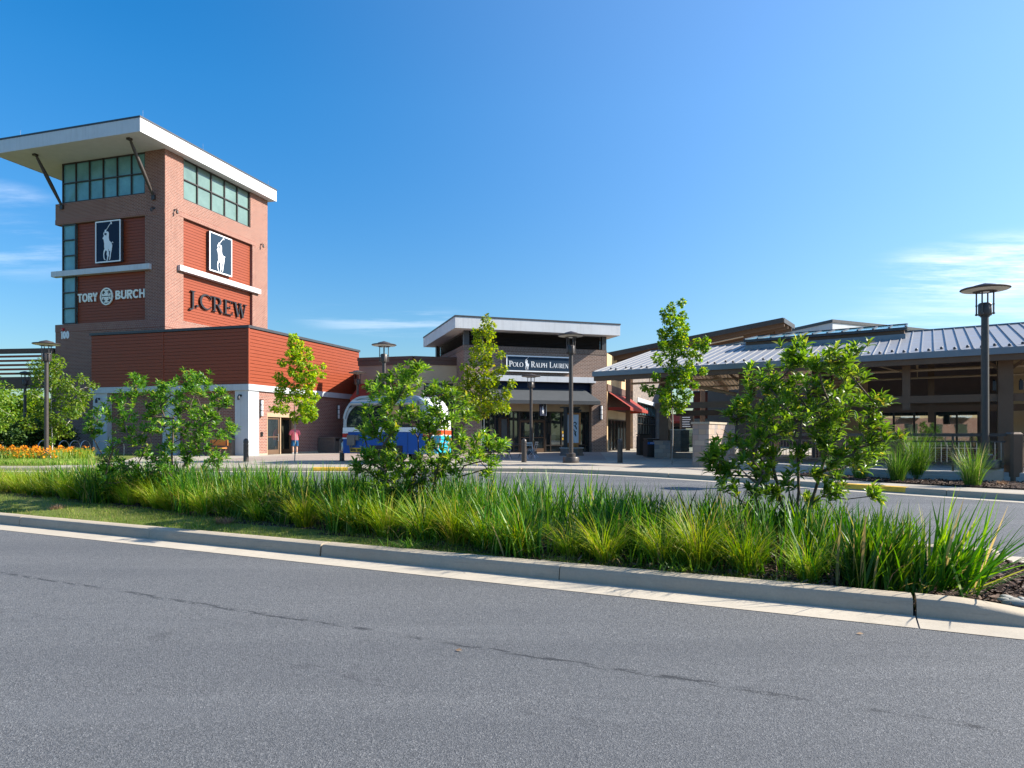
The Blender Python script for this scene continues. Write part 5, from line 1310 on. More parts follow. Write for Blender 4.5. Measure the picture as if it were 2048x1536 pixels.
# ================================================================== the man at the door
def skin(name,V,E,Rr,mat,parent,levels=2):
    me=bpy.data.meshes.new(name); me.from_pydata(V,E,[]); me.materials.append(mat)
    o=bpy.data.objects.new(name,me); link(o)
    if parent: o.parent=parent
    m=o.modifiers.new('skin','SKIN'); m.use_smooth_shade=True
    if not me.skin_vertices: return o
    for sv,r in zip(me.skin_vertices[0].data,Rr): sv.radius=r if hasattr(r,'__len__') else (r,r)
    me.skin_vertices[0].data[0].use_root=True
    s=o.modifiers.new('subd','SUBSURF'); s.levels=levels; s.render_levels=levels
    return o
mp=wloc(0,(.45,3.85,0)); man=thing('person','man in pink polo shirt and blue shorts at the door, seen from behind','person',(mp[0],mp[1],.152),R(28))
V=[(0,0,.95),(0,-.02,1.14),(0,-.03,1.36),(0,.0,1.50),(0,.045,1.58),(0,.09,1.68),(0,.075,1.745)]
E=[(0,1),(1,2),(2,3),(3,4),(4,5),(5,6)]; Q=[(.16,.12),(.165,.13),(.17,.115),(.07,.068),(.078,.085),(.10,.118),(.075,.09)]
for s in (-1,1):
    k=len(V); V+=[(s*.10,0,.86),(s*.11,.02,.50),(s*.115,-.015,.28),(s*.115,-.02,.09),(s*.125,.05,.04),(s*.135,.15,.03)]
    E+=[(0,k)]+[(k+i,k+i+1) for i in range(5)]; Q+=[.098,.062,.062,.042,.042,.035]
    k=len(V); V+=[(s*.19,-.02,1.43),(s*.275,.0,1.17),(s*.13,.22,1.15),(s*.085,.29,1.18)]
    E+=[(2,k)]+[(k+i,k+i+1) for i in range(3)]; Q+=[.06,.045,.032,(.04,.022)]
body=skin('body',V,E,Q,MT['skin'],man)
b=MB()
for s in (-1,1):
    px_,py_,pz_=s*.085,.30,1.18
    for i in range(4): b.path([(px_+s*(.02-.018*i)*1,py_+.02,pz_+.03-.012*i),(px_-s*.008+s*(.02-.018*i),py_+.06,pz_+.035-.012*i),(px_-s*.03,py_+.075-.004*i,pz_+.02-.01*i)],[.009,.0085,.007],6)
    b.path([(px_-s*.02,py_-.01,pz_+.02),(px_-s*.045,py_+.03,pz_+.045)],[.011,.008],6)
b.build('fingers',MT['skin'],man,True)
b=MB(); b.lathe([(.0,-.012),(.016,.0),(.0,.012)],(-.088,.08,1.67),8); b.lathe([(.0,-.012),(.016,.0),(.0,.012)],(.088,.08,1.67),8); b.path([(0,.17,1.685),(0,.20,1.66),(0,.175,1.65)],[.012,.018,.012],6); b.build('ears_nose',MT['skin'],man,True)
def loft(b,rings,n=16):      # rings: (cx,cy,z,rx,ry)
    vs=[];fs=[]
    for cx,cy,z,rx,ry in rings:
        for i in range(n): t=2*math.pi*i/n; vs.append((cx+rx*math.cos(t),cy+ry*math.sin(t),z))
    for k in range(len(rings)-1):
        for i in range(n): fs.append((k*n+i,k*n+(i+1)%n,(k+1)*n+(i+1)%n,(k+1)*n+i))
    b.add(vs,fs)
b=MB(); loft(b,[(0,-.01,.86,.212,.168),(0,-.012,.90,.214,.170),(0,-.015,1.02,.210,.172),(0,-.02,1.15,.205,.168),(0,-.025,1.30,.208,.152),(0,-.025,1.39,.205,.132),(0,-.02,1.445,.165,.105),(0,-.008,1.48,.105,.082),(0,.0,1.51,.078,.072),(0,.004,1.545,.076,.072)],20)
for s in (-1,1): b.path([(s*.10,-.022,1.42),(s*.175,-.022,1.425),(s*.225,-.018,1.385),(s*.262,-.008,1.28),(s*.285,.0,1.19)],[.085,.092,.086,.080,.082],12)
b.build('polo_shirt',MT['shirt'],man,True)
b=MB(); loft(b,[(0,-.005,.97,.175,.14),(0,-.005,.90,.195,.155),(0,-.005,.80,.205,.158),(0,-.005,.755,.20,.15)],18)
for s in (-1,1): loft(b,[(s*.095,-.002,.84,.108,.14),(s*.105,.0,.74,.108,.135),(s*.115,.01,.60,.112,.125),(s*.118,.012,.49,.115,.122)],14)
b.build('shorts',MT['shorts'],man,True)
b=MB(); b.lathe([(.088,1.62),(.097,1.66),(.098,1.70),(.088,1.745),(.055,1.78),(0,1.79)],(0,.058,0),16); b.build('hair',MT['hair'],man,True)
for s in (-1,1): b=MB(); b.path([(s*.115,-.07,.045),(s*.115,-.02,.06),(s*.128,.08,.045),(s*.138,.17,.035)],[.042,.05,.05,.035],8); b.build('shoe',MT['shoe'],man,True)

# ================================================================== plants
def ribbons(root,az,lean,curve,L,W,segs=4,side=None,power=1.6):
    n=len(az); s=np.linspace(0,1,segs+1)
    th=lean[:,None]+curve[:,None]*s[None,:]
    dl=L[:,None]/segs
    hx=np.concatenate([np.zeros((n,1)),np.cumsum(np.sin(th[:,:-1])*dl,1)],1); hz=np.concatenate([np.zeros((n,1)),np.cumsum(np.cos(th[:,:-1])*dl,1)],1)
    P=np.stack([root[:,0,None]+hx*np.cos(az)[:,None],root[:,1,None]+hx*np.sin(az)[:,None],root[:,2,None]+hz],2)
    sa=az+np.pi/2+(side if side is not None else 0)
    sv=np.stack([np.cos(sa),np.sin(sa),np.zeros(n)],1)
    wd=W[:,None]*.5*(np.minimum(1,.55+s*2.2)[None,:])*np.maximum(.04,(1-s**(power*1.5))[None,:])
    A=P-sv[:,None,:]*wd[:,:,None]; B=P+sv[:,None,:]*wd[:,:,None]
    v=np.stack([A,B],2).reshape(n,-1,3); k=2*(segs+1)
    base=(np.arange(n)*k)[:,None,None]; q=np.array([[2*i,2*i+1,2*i+3,2*i+2] for i in range(segs)])[None]
    return v.reshape(-1,3),(base+q).reshape(-1,4)
U=lambda a,b,n: rng.uniform(a,b,n)
def tuft_mesh(n,rad,L,W,lean,curve,segs=5,seed=0):
    r=rad*np.sqrt(U(0,1,n)); a=U(0,2*np.pi,n); root=np.stack([r*np.cos(a),r*np.sin(a),np.zeros(n)],1)
    az=a+rng.normal(0,.6,n)
    return ribbons(root,az,U(*lean,n)*(.35+.65*r/rad),U(*curve,n),U(*L,n),U(*W,n),segs,rng.normal(0,.5,n))
# --- iris swathes filling the bed
def bed_ribbons(cnt,t0,t1,o0,o1,L,W,lean,curve,dens=None,segs=4):
    t=U(t0,t1,cnt); of=U(0,1,cnt); o=o0(t)+(o1(t)-o0(t))*of
    keep=np.ones(cnt,bool) if dens is None else (U(0,1,cnt)<dens(t,o)); t=t[keep]; o=o[keep]; n=len(t)
    x=K0.x+KD.x*t+KN.x*o; y=K0.y+KD.y*t+KN.y*o; z=np.array([soil_z(a,c) for a,c in zip(t,o)])-.01
    return ribbons(np.stack([x,y,z],1),U(0,2*np.pi,n),np.abs(rng.normal(0,lean,n)),U(*curve,n),U(*L,n),U(*W,n),segs,rng.normal(0,.7,n))
sw=np.vectorize(strip_w)
def clumpy(t,o): return .12+.88*(np.sin(t*3.1+o*2.3)+np.sin(t*1.7-o*3.7+1)+np.sin(t*5.3+o*1.1+2)>-.6)
v,f=bed_ribbons(13500,-3.2,12.15,lambda t:sw(t)+.72+.25*np.sin(t*2.1),lambda t:np.full_like(t,3.25),(.36,.72),(.015,.029),.19,(.0,.95),clumpy,5)
tag(np_mesh('iris_leaves',v,f,MT['iris']),'dense dark green iris blades filling the middle of the planted bed','grass',kind='stuff')
v,f=bed_ribbons(30000,-8,12.0,lambda t:np.full_like(t,.56),lambda t:.58+sw(t)*1.0+.22*(t>3),(.025,.075),(.004,.008),.5,(.2,1.2),lambda t,o:.35+.65*(np.sin(t*2.3+o*6)+np.sin(t*.9)>-.9),2)
tag(np_mesh('mown_grass',v,f,MT['lawn']),'short patchy mown grass strip along the back of the kerb','grass',kind='stuff')
v,f=bed_ribbons(1500,-9,9.5,lambda t:np.full_like(t,3.0),lambda t:np.full_like(t,3.5),(.35,.75),(.006,.011),.35,(.4,1.5),None,5)
tag(np_mesh('tall_thin_grass',v,f,MT['sedge']),'thin yellow green grass along the far edge of the planted bed','grass',kind='stuff')
v,f=bed_ribbons(3600,-2.5,8.5,lambda t:np.full_like(t,2.15),lambda t:np.full_like(t,3.2),(.55,.90),(.016,.028),.15,(.0,.7),clumpy,5)
tag(np_mesh('tall_iris_leaves',v,f,MT['iris']),'taller dark iris blades along the back of the planted bed','grass',kind='stuff')
v,f=bed_ribbons(5200,1.5,12.0,lambda t:sw(t)+.62,lambda t:sw(t)+1.35,(.16,.46),(.008,.020),.55,(.2,1.7),clumpy,5)
tag(np_mesh('flopped_leaves',v,f,MT['iris']),'flopped and bent lower blades between the front tufts and the iris','grass',kind='stuff')
v,f=bed_ribbons(900,-8,12.0,lambda t:sw(t)+.58,lambda t:np.full_like(t,3.2),(.25,.60),(.004,.009),.8,(.3,1.6),None,4)
tag(np_mesh('dry_blades',v,f,MT['straw']),'scattered dry tan blades through the planted bed','grass',kind='stuff')
# --- the big fan of blades at the right-hand nose of the bed
nf=150; a0=math.atan2(KD.y,KD.x)
p=isl(12.15,1.12); root=np.stack([p[0]+rng.normal(0,.10,nf),p[1]+rng.normal(0,.14,nf),np.full(nf,.10)],1)
az=a0+rng.normal(.05,.65,nf); v,f=ribbons(root,az,U(.10,1.12,nf),U(.0,.35,nf),U(.5,.92,nf),U(.022,.034,nf),5,rng.normal(0,.6,nf))
tag(np_mesh('iris_clump',v,f,MT['iris']),'large fan of broad iris blades leaning over the mulch at the nose of the bed','plant')
p=isl(11.6,.98); root=np.stack([p[0]+rng.normal(0,.12,nf),p[1]+rng.normal(0,.10,nf),np.full(nf,.10)],1)
v,f=ribbons(root,a0+rng.normal(.1,1.0,nf),U(.02,.55,nf),U(.0,.5,nf),U(.45,.8,nf),U(.02,.032,nf),5,rng.normal(0,.6,nf))
tag(np_mesh('iris_clump',v,f,MT['iris']),'upright iris clump beside the leaning fan, behind the tapered kerb','plant')
# --- sedge tufts
SM=[]
for k in range(5):
    v,f=tuft_mesh(300,.09,(.30,.62),(.0045,.0085),(.05,.75),(.5,1.9),6); o=np_mesh('sedge_tuft',v,f,MT['sedge']); SM.append(o.data); bpy.data.objects.remove(o)
def tuft(mesh,p,s,rz,label,group,name='sedge_tuft',sz=None):
    o=bpy.data.objects.new(name,mesh); link(o); o.location=p; o.rotation_euler=(random.uniform(-.06,.06),random.uniform(-.06,.06),rz); o.scale=(s,s,sz or s*random.uniform(.9,1.1))
    return tag(o,label,'grass',group)
t=-7.0; k=0
while t<11.4:
    o=.58+strip_w(t)+random.uniform(.12,.34); p=isl(t,o)
    if not(4.0<t<4.25): tuft(SM[k%5],(*p,soil_z(t,o)-.01),random.uniform(.95,1.40),random.uniform(0,6.28),'arching yellow green sedge tuft in the front row behind the kerb','front row sedge tufts')
    t+=random.uniform(.34,.52) if t<2.5 else random.uniform(.38,.58); k+=1
for i in range(34):
    t=random.uniform(-9,4.2); o=strip_w(t)+random.uniform(1.0,1.5); p=isl(t,o+0)
    tuft(SM[i%5],(*p,soil_z(t,o)),random.uniform(1.0,1.35),random.uniform(0,6.28),'taller sedge tuft in the second row on the left of the bed','second row sedge tufts')
for i in range(20):
    t=random.uniform(-12,6.0); o=random.uniform(2.9,3.3); p=isl(t,o)
    tuft(SM[i%5],(*p,soil_z(t,o)),random.uniform(1.0,1.3),random.uniform(0,6.28),'sedge tuft along the far edge of the planted bed','back row sedge tufts')
# weeds creeping over the kerb
for (t,o,lab) in ((3.4,.60,'light green weed lying on the turf near the left kerb joints'),(6.9,.57,'small weed creeping over the kerb below the middle of the bed'),(10.0,.60,'bright green weed by the last sedge tuft')):
    n=36; pp=isl(t,o); root=np.stack([pp[0]+rng.normal(0,.10,n),pp[1]+rng.normal(0,.04,n),np.full(n,.155)],1)
    v,f=ribbons(root,U(0,6.28,n),U(.5,1.2,n),U(.1,.7,n),U(.08,.22,n),U(.008,.016,n),4); tag(np_mesh('weed',v,f,MT['fountain']),lab,'weed')
# dry trimmed straw tufts
for (q,lab) in ((gpt(115,1018,.17),'dry brown cut tuft on the far left of the turf strip'),(gpt(450,1046,.17),'dry brown cut tuft behind the kerb left of centre'),(gpt(2005,968,.19),'dry straw tuft at the foot of the right railing post')):
    n=160; r=.11*np.sqrt(U(0,1,n)); a=U(0,6.28,n); root=np.stack([q.x+r*np.cos(a),q.y+r*np.sin(a),np.full(n,q.z-.02)],1)
    v,f=ribbons(root,a,U(0,.7,n),U(0,.4,n),U(.07,.13,n),U(.006,.011,n),3); tag(np_mesh('straw_tuft',v,f,MT['straw']),lab,'grass')
# fountain grasses by the railing
for (px,py,h,nb,lab) in ((1832,958,1.30,700,'tallest fountain grass in front of the railing'),(1795,962,.98,360,'fountain grass leaning left in front of the left railing post'),(1945,971,.98,420,'fountain grass beside the nearest lamp footing'),(1720,957,.78,260,'short fountain grass left of the left railing post'),(1672,955,.72,220,'short fountain grass seen through the big shrub leaves')):
    q=gpt(px,py,.18); v,f=tuft_mesh(nb,.17,(h*.55,h*1.25),(.006,.012),(.02,.45),(.05,1.25),7); v=v+np.array([q.x,q.y,.17])
    tag(np_mesh('fountain_grass',v,f,MT['fountain']),lab,'grass','fountain grasses')

# --- woody plants
def skeleton(nodes,targets,droop=.0):
    """grow twigs from the given stem nodes (list of [pos,parent]) to each target point"""
    leafs=[]
    for tg in sorted(targets,key=lambda q:(q-nodes[0][0]).length):
        best=None;bd=1e9
        for i,(p,_) in enumerate(nodes):
            d=(tg-p).length; rise=tg.z-p.z
            c=d+(max(0,.10-rise)*1.6)+ (0.0)
            if c<bd: bd=c;best=i
        p=nodes[best][0]
        mid=p.lerp(tg,.5)+Vector((random.uniform(-.05,.05),random.uniform(-.05,.05),random.uniform(-.06,.01)))*(tg-p).length
        nodes.append([mid,best]); nodes.append([tg,len(nodes)-1]); leafs.append(len(nodes)-1)
    return leafs
def skeleton_mesh(nodes,rtip,expo,rmax,name,mat,parent,n=6):
    ch={}; 
    for i,(p,q) in enumerate(nodes):
        if q is not None: ch.setdefault(q,[]).append(i)
    rad=[0]*len(nodes)
    for i in range(len(nodes)-1,-1,-1):
        c=ch.get(i,[]); rad[i]=min(rmax,max(rtip,sum(rad[j]**expo for j in c)**(1/expo) if c else rtip))
    b=MB()
    for i,(p,q) in enumerate(nodes):
        if q is not None: b.tube(nodes[q][0],p,min(rad[q],rad[i]*1.35),rad[i],n if rad[i]>rtip*2 else 5,cap=False)
    return b.build(name,mat,parent,True)
def leaves(pos,dirv,L,W,fold=.25,bend=.25,star=False):
    """pos,dirv (n,3): folded pointed leaves; returns verts and quad faces"""
    n=len(pos); d=dirv/np.linalg.norm(dirv,axis=1,keepdims=True)
    up=np.tile(np.array([0,0,1.0]),(n,1))+rng.normal(0,.35,(n,3)); s=np.cross(d,up); s/=np.maximum(1e-6,np.linalg.norm(s,axis=1,keepdims=True)); nr=np.cross(s,d)
    L=L[:,None]; W=W[:,None]
    base=pos; m1=pos+d*L*.36+nr*L*bend*.16; m2=pos+d*L*.72+nr*L*bend*.02; tip=pos+d*L-nr*L*bend*.35
    e=nr*W*fold
    l1=m1-s*W*.5+e; r1=m1+s*W*.5+e; l2=m2-s*W*.42+e; r2=m2+s*W*.42+e
    V=np.stack([base,m1,m2,tip,l1,r1,l2,r2],1).reshape(-1,3)
    F=np.array([[0,5,1,4],[4,1,2,6],[1,5,7,2],[6,2,3,3],[2,7,3,3]])
    return V,F,n
def leaf_obj(name,pos,dirv,L,W,mat,parent,fold=.25,bend=.3):
    V,F,n=leaves(pos,dirv,L,W,fold,bend)
    quads=np.array([[0,5,1,4],[4,1,2,6],[1,5,7,2]]); tris=np.array([[6,2,3],[2,7,3]])
    me=bpy.data.meshes.new(name); base=np.arange(n)*8
    q=(base[:,None,None]+quads[None]).reshape(-1); t_=(base[:,None,None]+tris[None]).reshape(-1)
    me.vertices.add(n*8); me.vertices.foreach_set('co',V.astype(np.float32).ravel())
    me.loops.add(len(q)+len(t_)); me.loops.foreach_set('vertex_index',np.concatenate([q,t_]).astype(np.int32))
    nq,nt_=len(q)//4,len(t_)//3
    me.polygons.add(nq+nt_); me.polygons.foreach_set('loop_start',np.concatenate([np.arange(nq)*4,nq*4+np.arange(nt_)*3]).astype(np.int32)); me.polygons.foreach_set('loop_total',np.concatenate([np.full(nq,4),np.full(nt_,3)]).astype(np.int32))
    me.polygons.foreach_set('use_smooth',np.ones(nq+nt_,bool))
    me.materials.append(mat); me.update(); me.validate()
    o=bpy.data.objects.new(name,me); link(o)
    if parent: o.parent=parent
    return o
def blobs_local(crop,sc,blobs,d,pxb,zb):
    """survey notes: lumps of foliage as seen -> local offsets (x across, z up, radius) in metres"""
    k=d/FPX; return [((crop[0]+x*sc-pxb)*k, CAMZ+(HOR-(crop[1]+y*sc))*k-zb, r*sc*k) for x,y,r in blobs]
def magnolia(label,base,d,pxb,crop,sc,blobs,depth,nros,stems,leafL=(.10,.15)):
    t=thing('magnolia_shrub',label,'shrub',base,0,'young magnolia shrubs in the planted bed')
    B=blobs_local(crop,sc,blobs,d,pxb,base[2]); tg=[]; cx=sum(b_[0] for b_ in B)/len(B); cz=sum(b_[1] for b_ in B)/len(B); wd=max(abs(b_[0]-cx) for b_ in B)
    for x,z,r in B:
        lim=depth*math.sqrt(max(.08,1-((x-cx)/(wd*1.05))**2)); tg.append((Vector((x,random.uniform(-lim,lim),max(.08,z))),r))
    nodes=[[Vector((0,0,-.05)),None]]
    for (sx_,sy_,h,lx) in stems:
        prev=0
        for i in range(1,6): u=i/5; nodes.append([Vector((sx_*.25+lx*u+random.uniform(-.015,.015),sy_*(.3+u),h*u)),prev]); prev=len(nodes)-1
    pts=[];axs=[]
    lf=skeleton(nodes,[q for q,_ in tg])
    tips=[]
    for (q,r) in tg:
        for j in range(nros):
            off_=Vector((random.gauss(0,1),random.gauss(0,1),random.gauss(0,1))).normalized()*r*random.uniform(.4,1.85)
            tips.append(q+off_)
    for tp in tips:     # short twigs
        bi=min(lf,key=lambda i:(nodes[i][0]-tp).length); nodes.append([tp,bi])
    skeleton_mesh(nodes,.0026,2.5,.017,'branches',MT['bark_dark'],t)
    c=Vector((cx,0,cz*.75)); P=[];D=[]
    for tp in tips:
        ax=((tp-c).normalized()*.55+Vector((0,0,.85))+Vector((random.gauss(0,.25),random.gauss(0,.25),random.gauss(0,.2)))).normalized()
        a=ax.orthogonal().normalized(); b2=ax.cross(a); nl=random.randint(7,10); ph=random.uniform(0,6.28)
        for i in range(nl):
            th=ph+i*2.4; el=.45+.95*(i/nl)+random.uniform(-.15,.15)
            D.append(ax*math.cos(el)+(a*math.cos(th)+b2*math.sin(th))*math.sin(el)); P.append(tp-ax*.012*i/nl*3)
    P=np.array(P);D=np.array(D); n=len(P); L=U(*leafL,n)
    leaf_obj('foliage',P,D,L,L*U(.25,.32,n),MT['leaf_magnolia'],t,.22,.45); return t
def tree(name,label,base,d,pxb,crop,sc,blobs,depth,nleaf,leafsz,lmat,bmat,ztop,rmax,lean=0.,wfac=.85,group=None,rtip=.006,up=.1,trunk_r=None):
    t=thing(name,label,'tree',base,0,group)
    B=blobs_local(crop,sc,blobs,d,pxb,base[2]); nodes=[[Vector((0,0,-.1)),None]]; prev=0
    zs=np.linspace(0,ztop,12)[1:]
    for z in zs: nodes.append([Vector((lean*z+.03*math.sin(z*1.3),.03*math.sin(z*1.9+1),z)),prev]); prev=len(nodes)-1
    tg=[];P=[];D=[];wd=max(abs(b_[0]) for b_ in B)
    for x,z,r in B:
        lim=max(.08,min(depth,(abs(x)+depth)*.6)*random.uniform(.5,1)); y=random.uniform(-lim,lim)
        c=Vector((x,y,z)); tg.append(c)
        for j in range(int(nleaf*(r/.2)**1.3)):
            o_=Vector((random.gauss(0,1),random.gauss(0,1),random.gauss(0,1))).normalized()*r*.92*random.uniform(.25,1.05)**.7
            P.append(c+Vector((o_.x,o_.y*1.5,o_.z))); D.append(o_.normalized()*.8+Vector((random.gauss(0,.5),random.gauss(0,.5),random.gauss(0,.5)-.35)))
    skeleton(nodes,tg); skeleton_mesh(nodes,rtip,2.2,rmax,'trunk',MT[bmat],t)
    P=np.array(P);D=np.array(D); n=len(P); L=U(leafsz*.7,leafsz*1.25,n)
    leaf_obj('crown',P,D,L,L*U(.75,1.0,n)*wfac,MT[lmat],t,.18,.3); return t
S3=[(560,110,60),(620,140,60),(740,110,80),(800,150,60),(880,170,60),(950,180,60),(1050,130,80),(1090,160,50),(430,270,60),(530,260,70),(600,210,50),(650,290,70),(760,220,60),(1020,210,60),(1110,250,70),(470,350,60),(580,360,80),(700,370,80),(830,360,80),(930,330,60),(1050,340,80),(1150,350,70),(290,500,70),(390,500,70),(480,500,60),(560,480,60),(690,480,80),(800,480,80),(900,450,80),(1000,470,80),(1110,450,80),(1200,470,70),(310,580,60),(430,570,70),(540,590,80),(650,600,80),(760,580,70),(880,560,80),(990,570,70),(1100,560,60),(1220,620,50),(1280,690,70),(1200,740,80),(1100,740,70),(1010,720,60),(930,650,60),(850,700,60),(720,680,60),(480,680,60),(390,720,60),(290,770,60),(100,800,70),(60,860,50),(140,880,60),(220,910,60),(110,960,60),(330,870,80),(440,850,70),(510,840,60),(410,960,70),(520,940,60),(450,1040,60),(330,1110,60),(260,1130,50),(580,1000,50),(900,870,60),(1000,830,60),(1230,850,70),(1310,860,50),(1200,900,50),(870,960,60),(890,1060,60),(800,1100,50),(480,1260,60),(800,1390,60),(730,1370,50),(640,1400,60),(560,1380,50),(850,1440,50),(750,1450,60),(650,1470,50),(930,1200,40),(1150,1120,40),(560,1130,50),(720,820,50),(820,780,50)]
S2=[(880,90,50),(970,130,60),(1000,110,40),(560,220,60),(650,190,70),(720,150,60),(800,160,60),(870,190,60),(930,220,50),(520,280,50),(610,290,60),(700,280,60),(790,260,60),(880,280,50),(560,330,50),(680,360,60),(780,340,60),(700,420,60),(800,420,70),(850,470,60),(520,520,60),(600,540,70),(680,500,60),(440,620,50),(480,660,60),(560,660,60),(640,650,60),(720,600,60),(420,710,40),(540,730,60),(640,730,60),(720,720,60),(760,640,50),(850,600,60),(930,560,50),(960,620,60),(1000,690,50),(1080,600,60),(1050,460,60),(1050,540,60),(1130,460,70),(1160,560,60),(1250,500,70),(1330,480,70),(1400,440,60),(1240,600,60),(1340,580,50),(1420,560,60),(1250,270,60),(1150,280,50),(1060,330,50),(1240,340,60),(1140,660,60),(1100,700,50),(1380,720,50),(1370,800,50),(1350,900,60),(1250,860,50),(1530,740,60),(1580,800,60),(1540,860,60),(1700,820,70),(1760,830,50),(1640,850,50),(1600,980,70),(1700,990,60),(1540,920,50),(1450,990,50),(520,930,60),(600,890,60),(660,850,50),(540,1000,60),(620,990,60),(480,940,40),(680,960,60),(740,960,60),(450,1050,60),(380,1060,50),(560,1080,60),(680,1080,60),(800,1060,60),(880,1080,60),(960,1050,60),(1050,970,60),(1130,960,60),(1200,940,60),(1240,1020,60),(1100,1060,60),(1160,1120,60),(1040,1140,60),(900,1130,60),(1330,1010,50),(1300,1080,50),(1010,860,50),(1080,820,50),(1640,1050,50),(560,1150,60),(680,1170,60),(800,1150,60),(950,1170,60),(1080,1190,60),(760,1220,60),(880,1220,50),(620,1240,50)]
S1=[(740,180,60),(690,200,50),(800,200,40),(1050,140,60),(1130,150,60),(1100,210,60),(1230,220,60),(1160,260,60),(1360,200,50),(1450,180,60),(950,240,50),(860,260,60),(740,260,60),(620,320,60),(560,400,70),(680,350,60),(780,330,60),(880,330,60),(980,310,60),(1080,320,60),(1200,330,60),(1380,330,70),(1480,330,60),(1560,320,50),(1500,410,60),(1590,380,40),(620,450,70),(720,430,60),(820,420,60),(920,430,60),(1020,430,60),(1120,430,60),(1240,460,60),(520,520,50),(640,550,70),(740,520,60),(850,530,60),(960,520,60),(1080,540,60),(1200,540,70),(1320,540,60),(1440,530,50),(1530,520,60),(700,660,60),(800,640,60),(900,640,60),(1000,640,60),(1150,640,60),(1260,640,60),(1360,660,60),(1470,640,60),(1590,670,50),(640,760,60),(740,760,70),(850,770,60),(960,740,60),(1180,740,60),(1300,760,60),(1420,760,60),(1500,740,60),(580,830,60),(700,860,70),(800,870,60),(1050,860,60),(1180,860,70),(1300,870,60),(1400,860,60),(560,940,60),(680,960,60),(330,960,60),(420,1000,60),(310,1050,50),(350,1100,60),(470,1080,60),(580,1050,60),(700,1050,60),(820,1020,60),(900,960,60),(1080,960,60),(1180,960,60),(1290,960,60),(1400,970,60),(1440,1030,50),(420,1180,60),(540,1160,60),(640,1180,60),(760,1120,60),(880,1100,60),(1100,1070,60),(1240,1100,60),(1180,1160,50),(480,1200,50),(230,540,50),(320,570,60),(390,610,60),(210,660,50),(250,700,40),(420,660,40)]
magnolia('large magnolia shrub on the right, dark trunk showing above the iris',tuple(at(1592,8.1,.15)),8.1,1592,(1400,680),.2734,S3,.5,8,[(0,0,1.55,.06),(-.12,.05,1.25,-.30),(.12,-.05,1.2,.34),(-.05,-.1,.8,-.12)],(.085,.14))
magnolia('open magnolia shrub in front of the blue trailer',tuple(at(850,10.0,.18)),10.0,850,(640,720),.2051,S2,.55,6,[(-.05,0,1.5,-.1),(.1,.05,1.2,.25),(-.15,0,1.0,-.4),(.25,0,.8,.5)],(.085,.13))
magnolia('round magnolia shrub on the left with one long side shoot',tuple(at(345,12.4,.20)),12.4,345,(150,730),.1953,S1,.65,7,[(0,0,1.5,.0),(.12,0,1.4,.35),(-.15,0,1.2,-.4),(-.5,0,.9,-.6)],(.085,.125))
M3=[(525,60,50),(410,95,50),(305,180,45),(450,170,60),(590,200,60),(330,280,55),(430,300,80),(540,290,60),(665,340,40),(600,400,60),(250,450,45),(350,430,70),(470,430,90),(560,480,60),(320,540,60),(430,560,90),(540,580,80),(290,620,55),(370,690,70),(480,680,80),(580,720,55),(760,590,80),(850,560,50),(840,660,60),(740,690,60),(770,780,45),(175,790,60),(290,810,40),(430,800,55),(690,830,55),(350,910,50),(480,900,60),(600,930,60),(720,930,70),(840,950,55),(650,1010,70),(560,1030,60),(450,1010,60),(380,1060,50),(245,1010,55),(500,1110,60),(610,1110,60),(690,1140,45),(360,1160,40),(75,1160,45),(160,1210,65),(260,1230,60),(400,1240,65),(520,1210,60),(600,1270,55),(300,1330,80),(430,1340,70),(540,1370,70),(340,1440,70),(500,1450,70),(380,1500,40)]
M1=[(370,190,60),(300,280,40),(420,270,60),(340,330,50),(440,330,40),(380,400,60),(320,430,50),(560,350,35),(540,420,50),(590,470,50),(470,470,70),(380,490,60),(300,520,50),(220,560,60),(480,560,70),(570,590,45),(300,660,45),(420,620,55),(360,700,55),(470,690,60),(560,720,60),(660,660,60),(720,580,35),(740,730,40),(660,770,60),(580,830,70),(480,790,70),(400,780,50),(130,760,75),(200,830,60),(250,860,45),(100,920,45),(230,920,40),(340,910,50),(470,890,70),(560,940,50),(110,1000,50),(190,1030,60),(330,1000,60),(430,1010,60),(530,1040,80),(640,1050,60),(180,1110,60),(280,1090,50),(400,1100,40),(480,1140,70),(600,1160,80),(150,1230,50),(260,1230,70),(420,1240,50),(540,1250,80),(640,1250,60),(80,1225,35),(370,1330,70),(470,1340,70),(590,1340,60),(380,1400,40),(570,1390,40),(650,1330,40)]
M2=[(1415,100,35),(1390,150,45),(1460,150,40),(1330,220,45),(1440,230,60),(1350,310,60),(1450,320,60),(1300,370,40),(1400,400,70),(1310,460,50),(1420,480,60),(1545,410,35),(1220,530,40),(1280,570,60),(1400,560,60),(1560,540,45),(1500,590,50),(1240,630,60),(1340,640,70),(1440,640,60),(1200,700,50),(1290,730,80),(1400,720,80),(1490,650,40),(1640,670,40),(1590,740,50),(1600,770,40),(1190,780,50),(1280,810,70),(1380,800,80),(1480,760,50),(1520,800,40),(1340,880,70),(1430,880,60),(1290,930,60),(1560,860,60),(1500,890,50),(1580,900,50),(1340,970,40),(1390,940,40),(1150,720,50)]
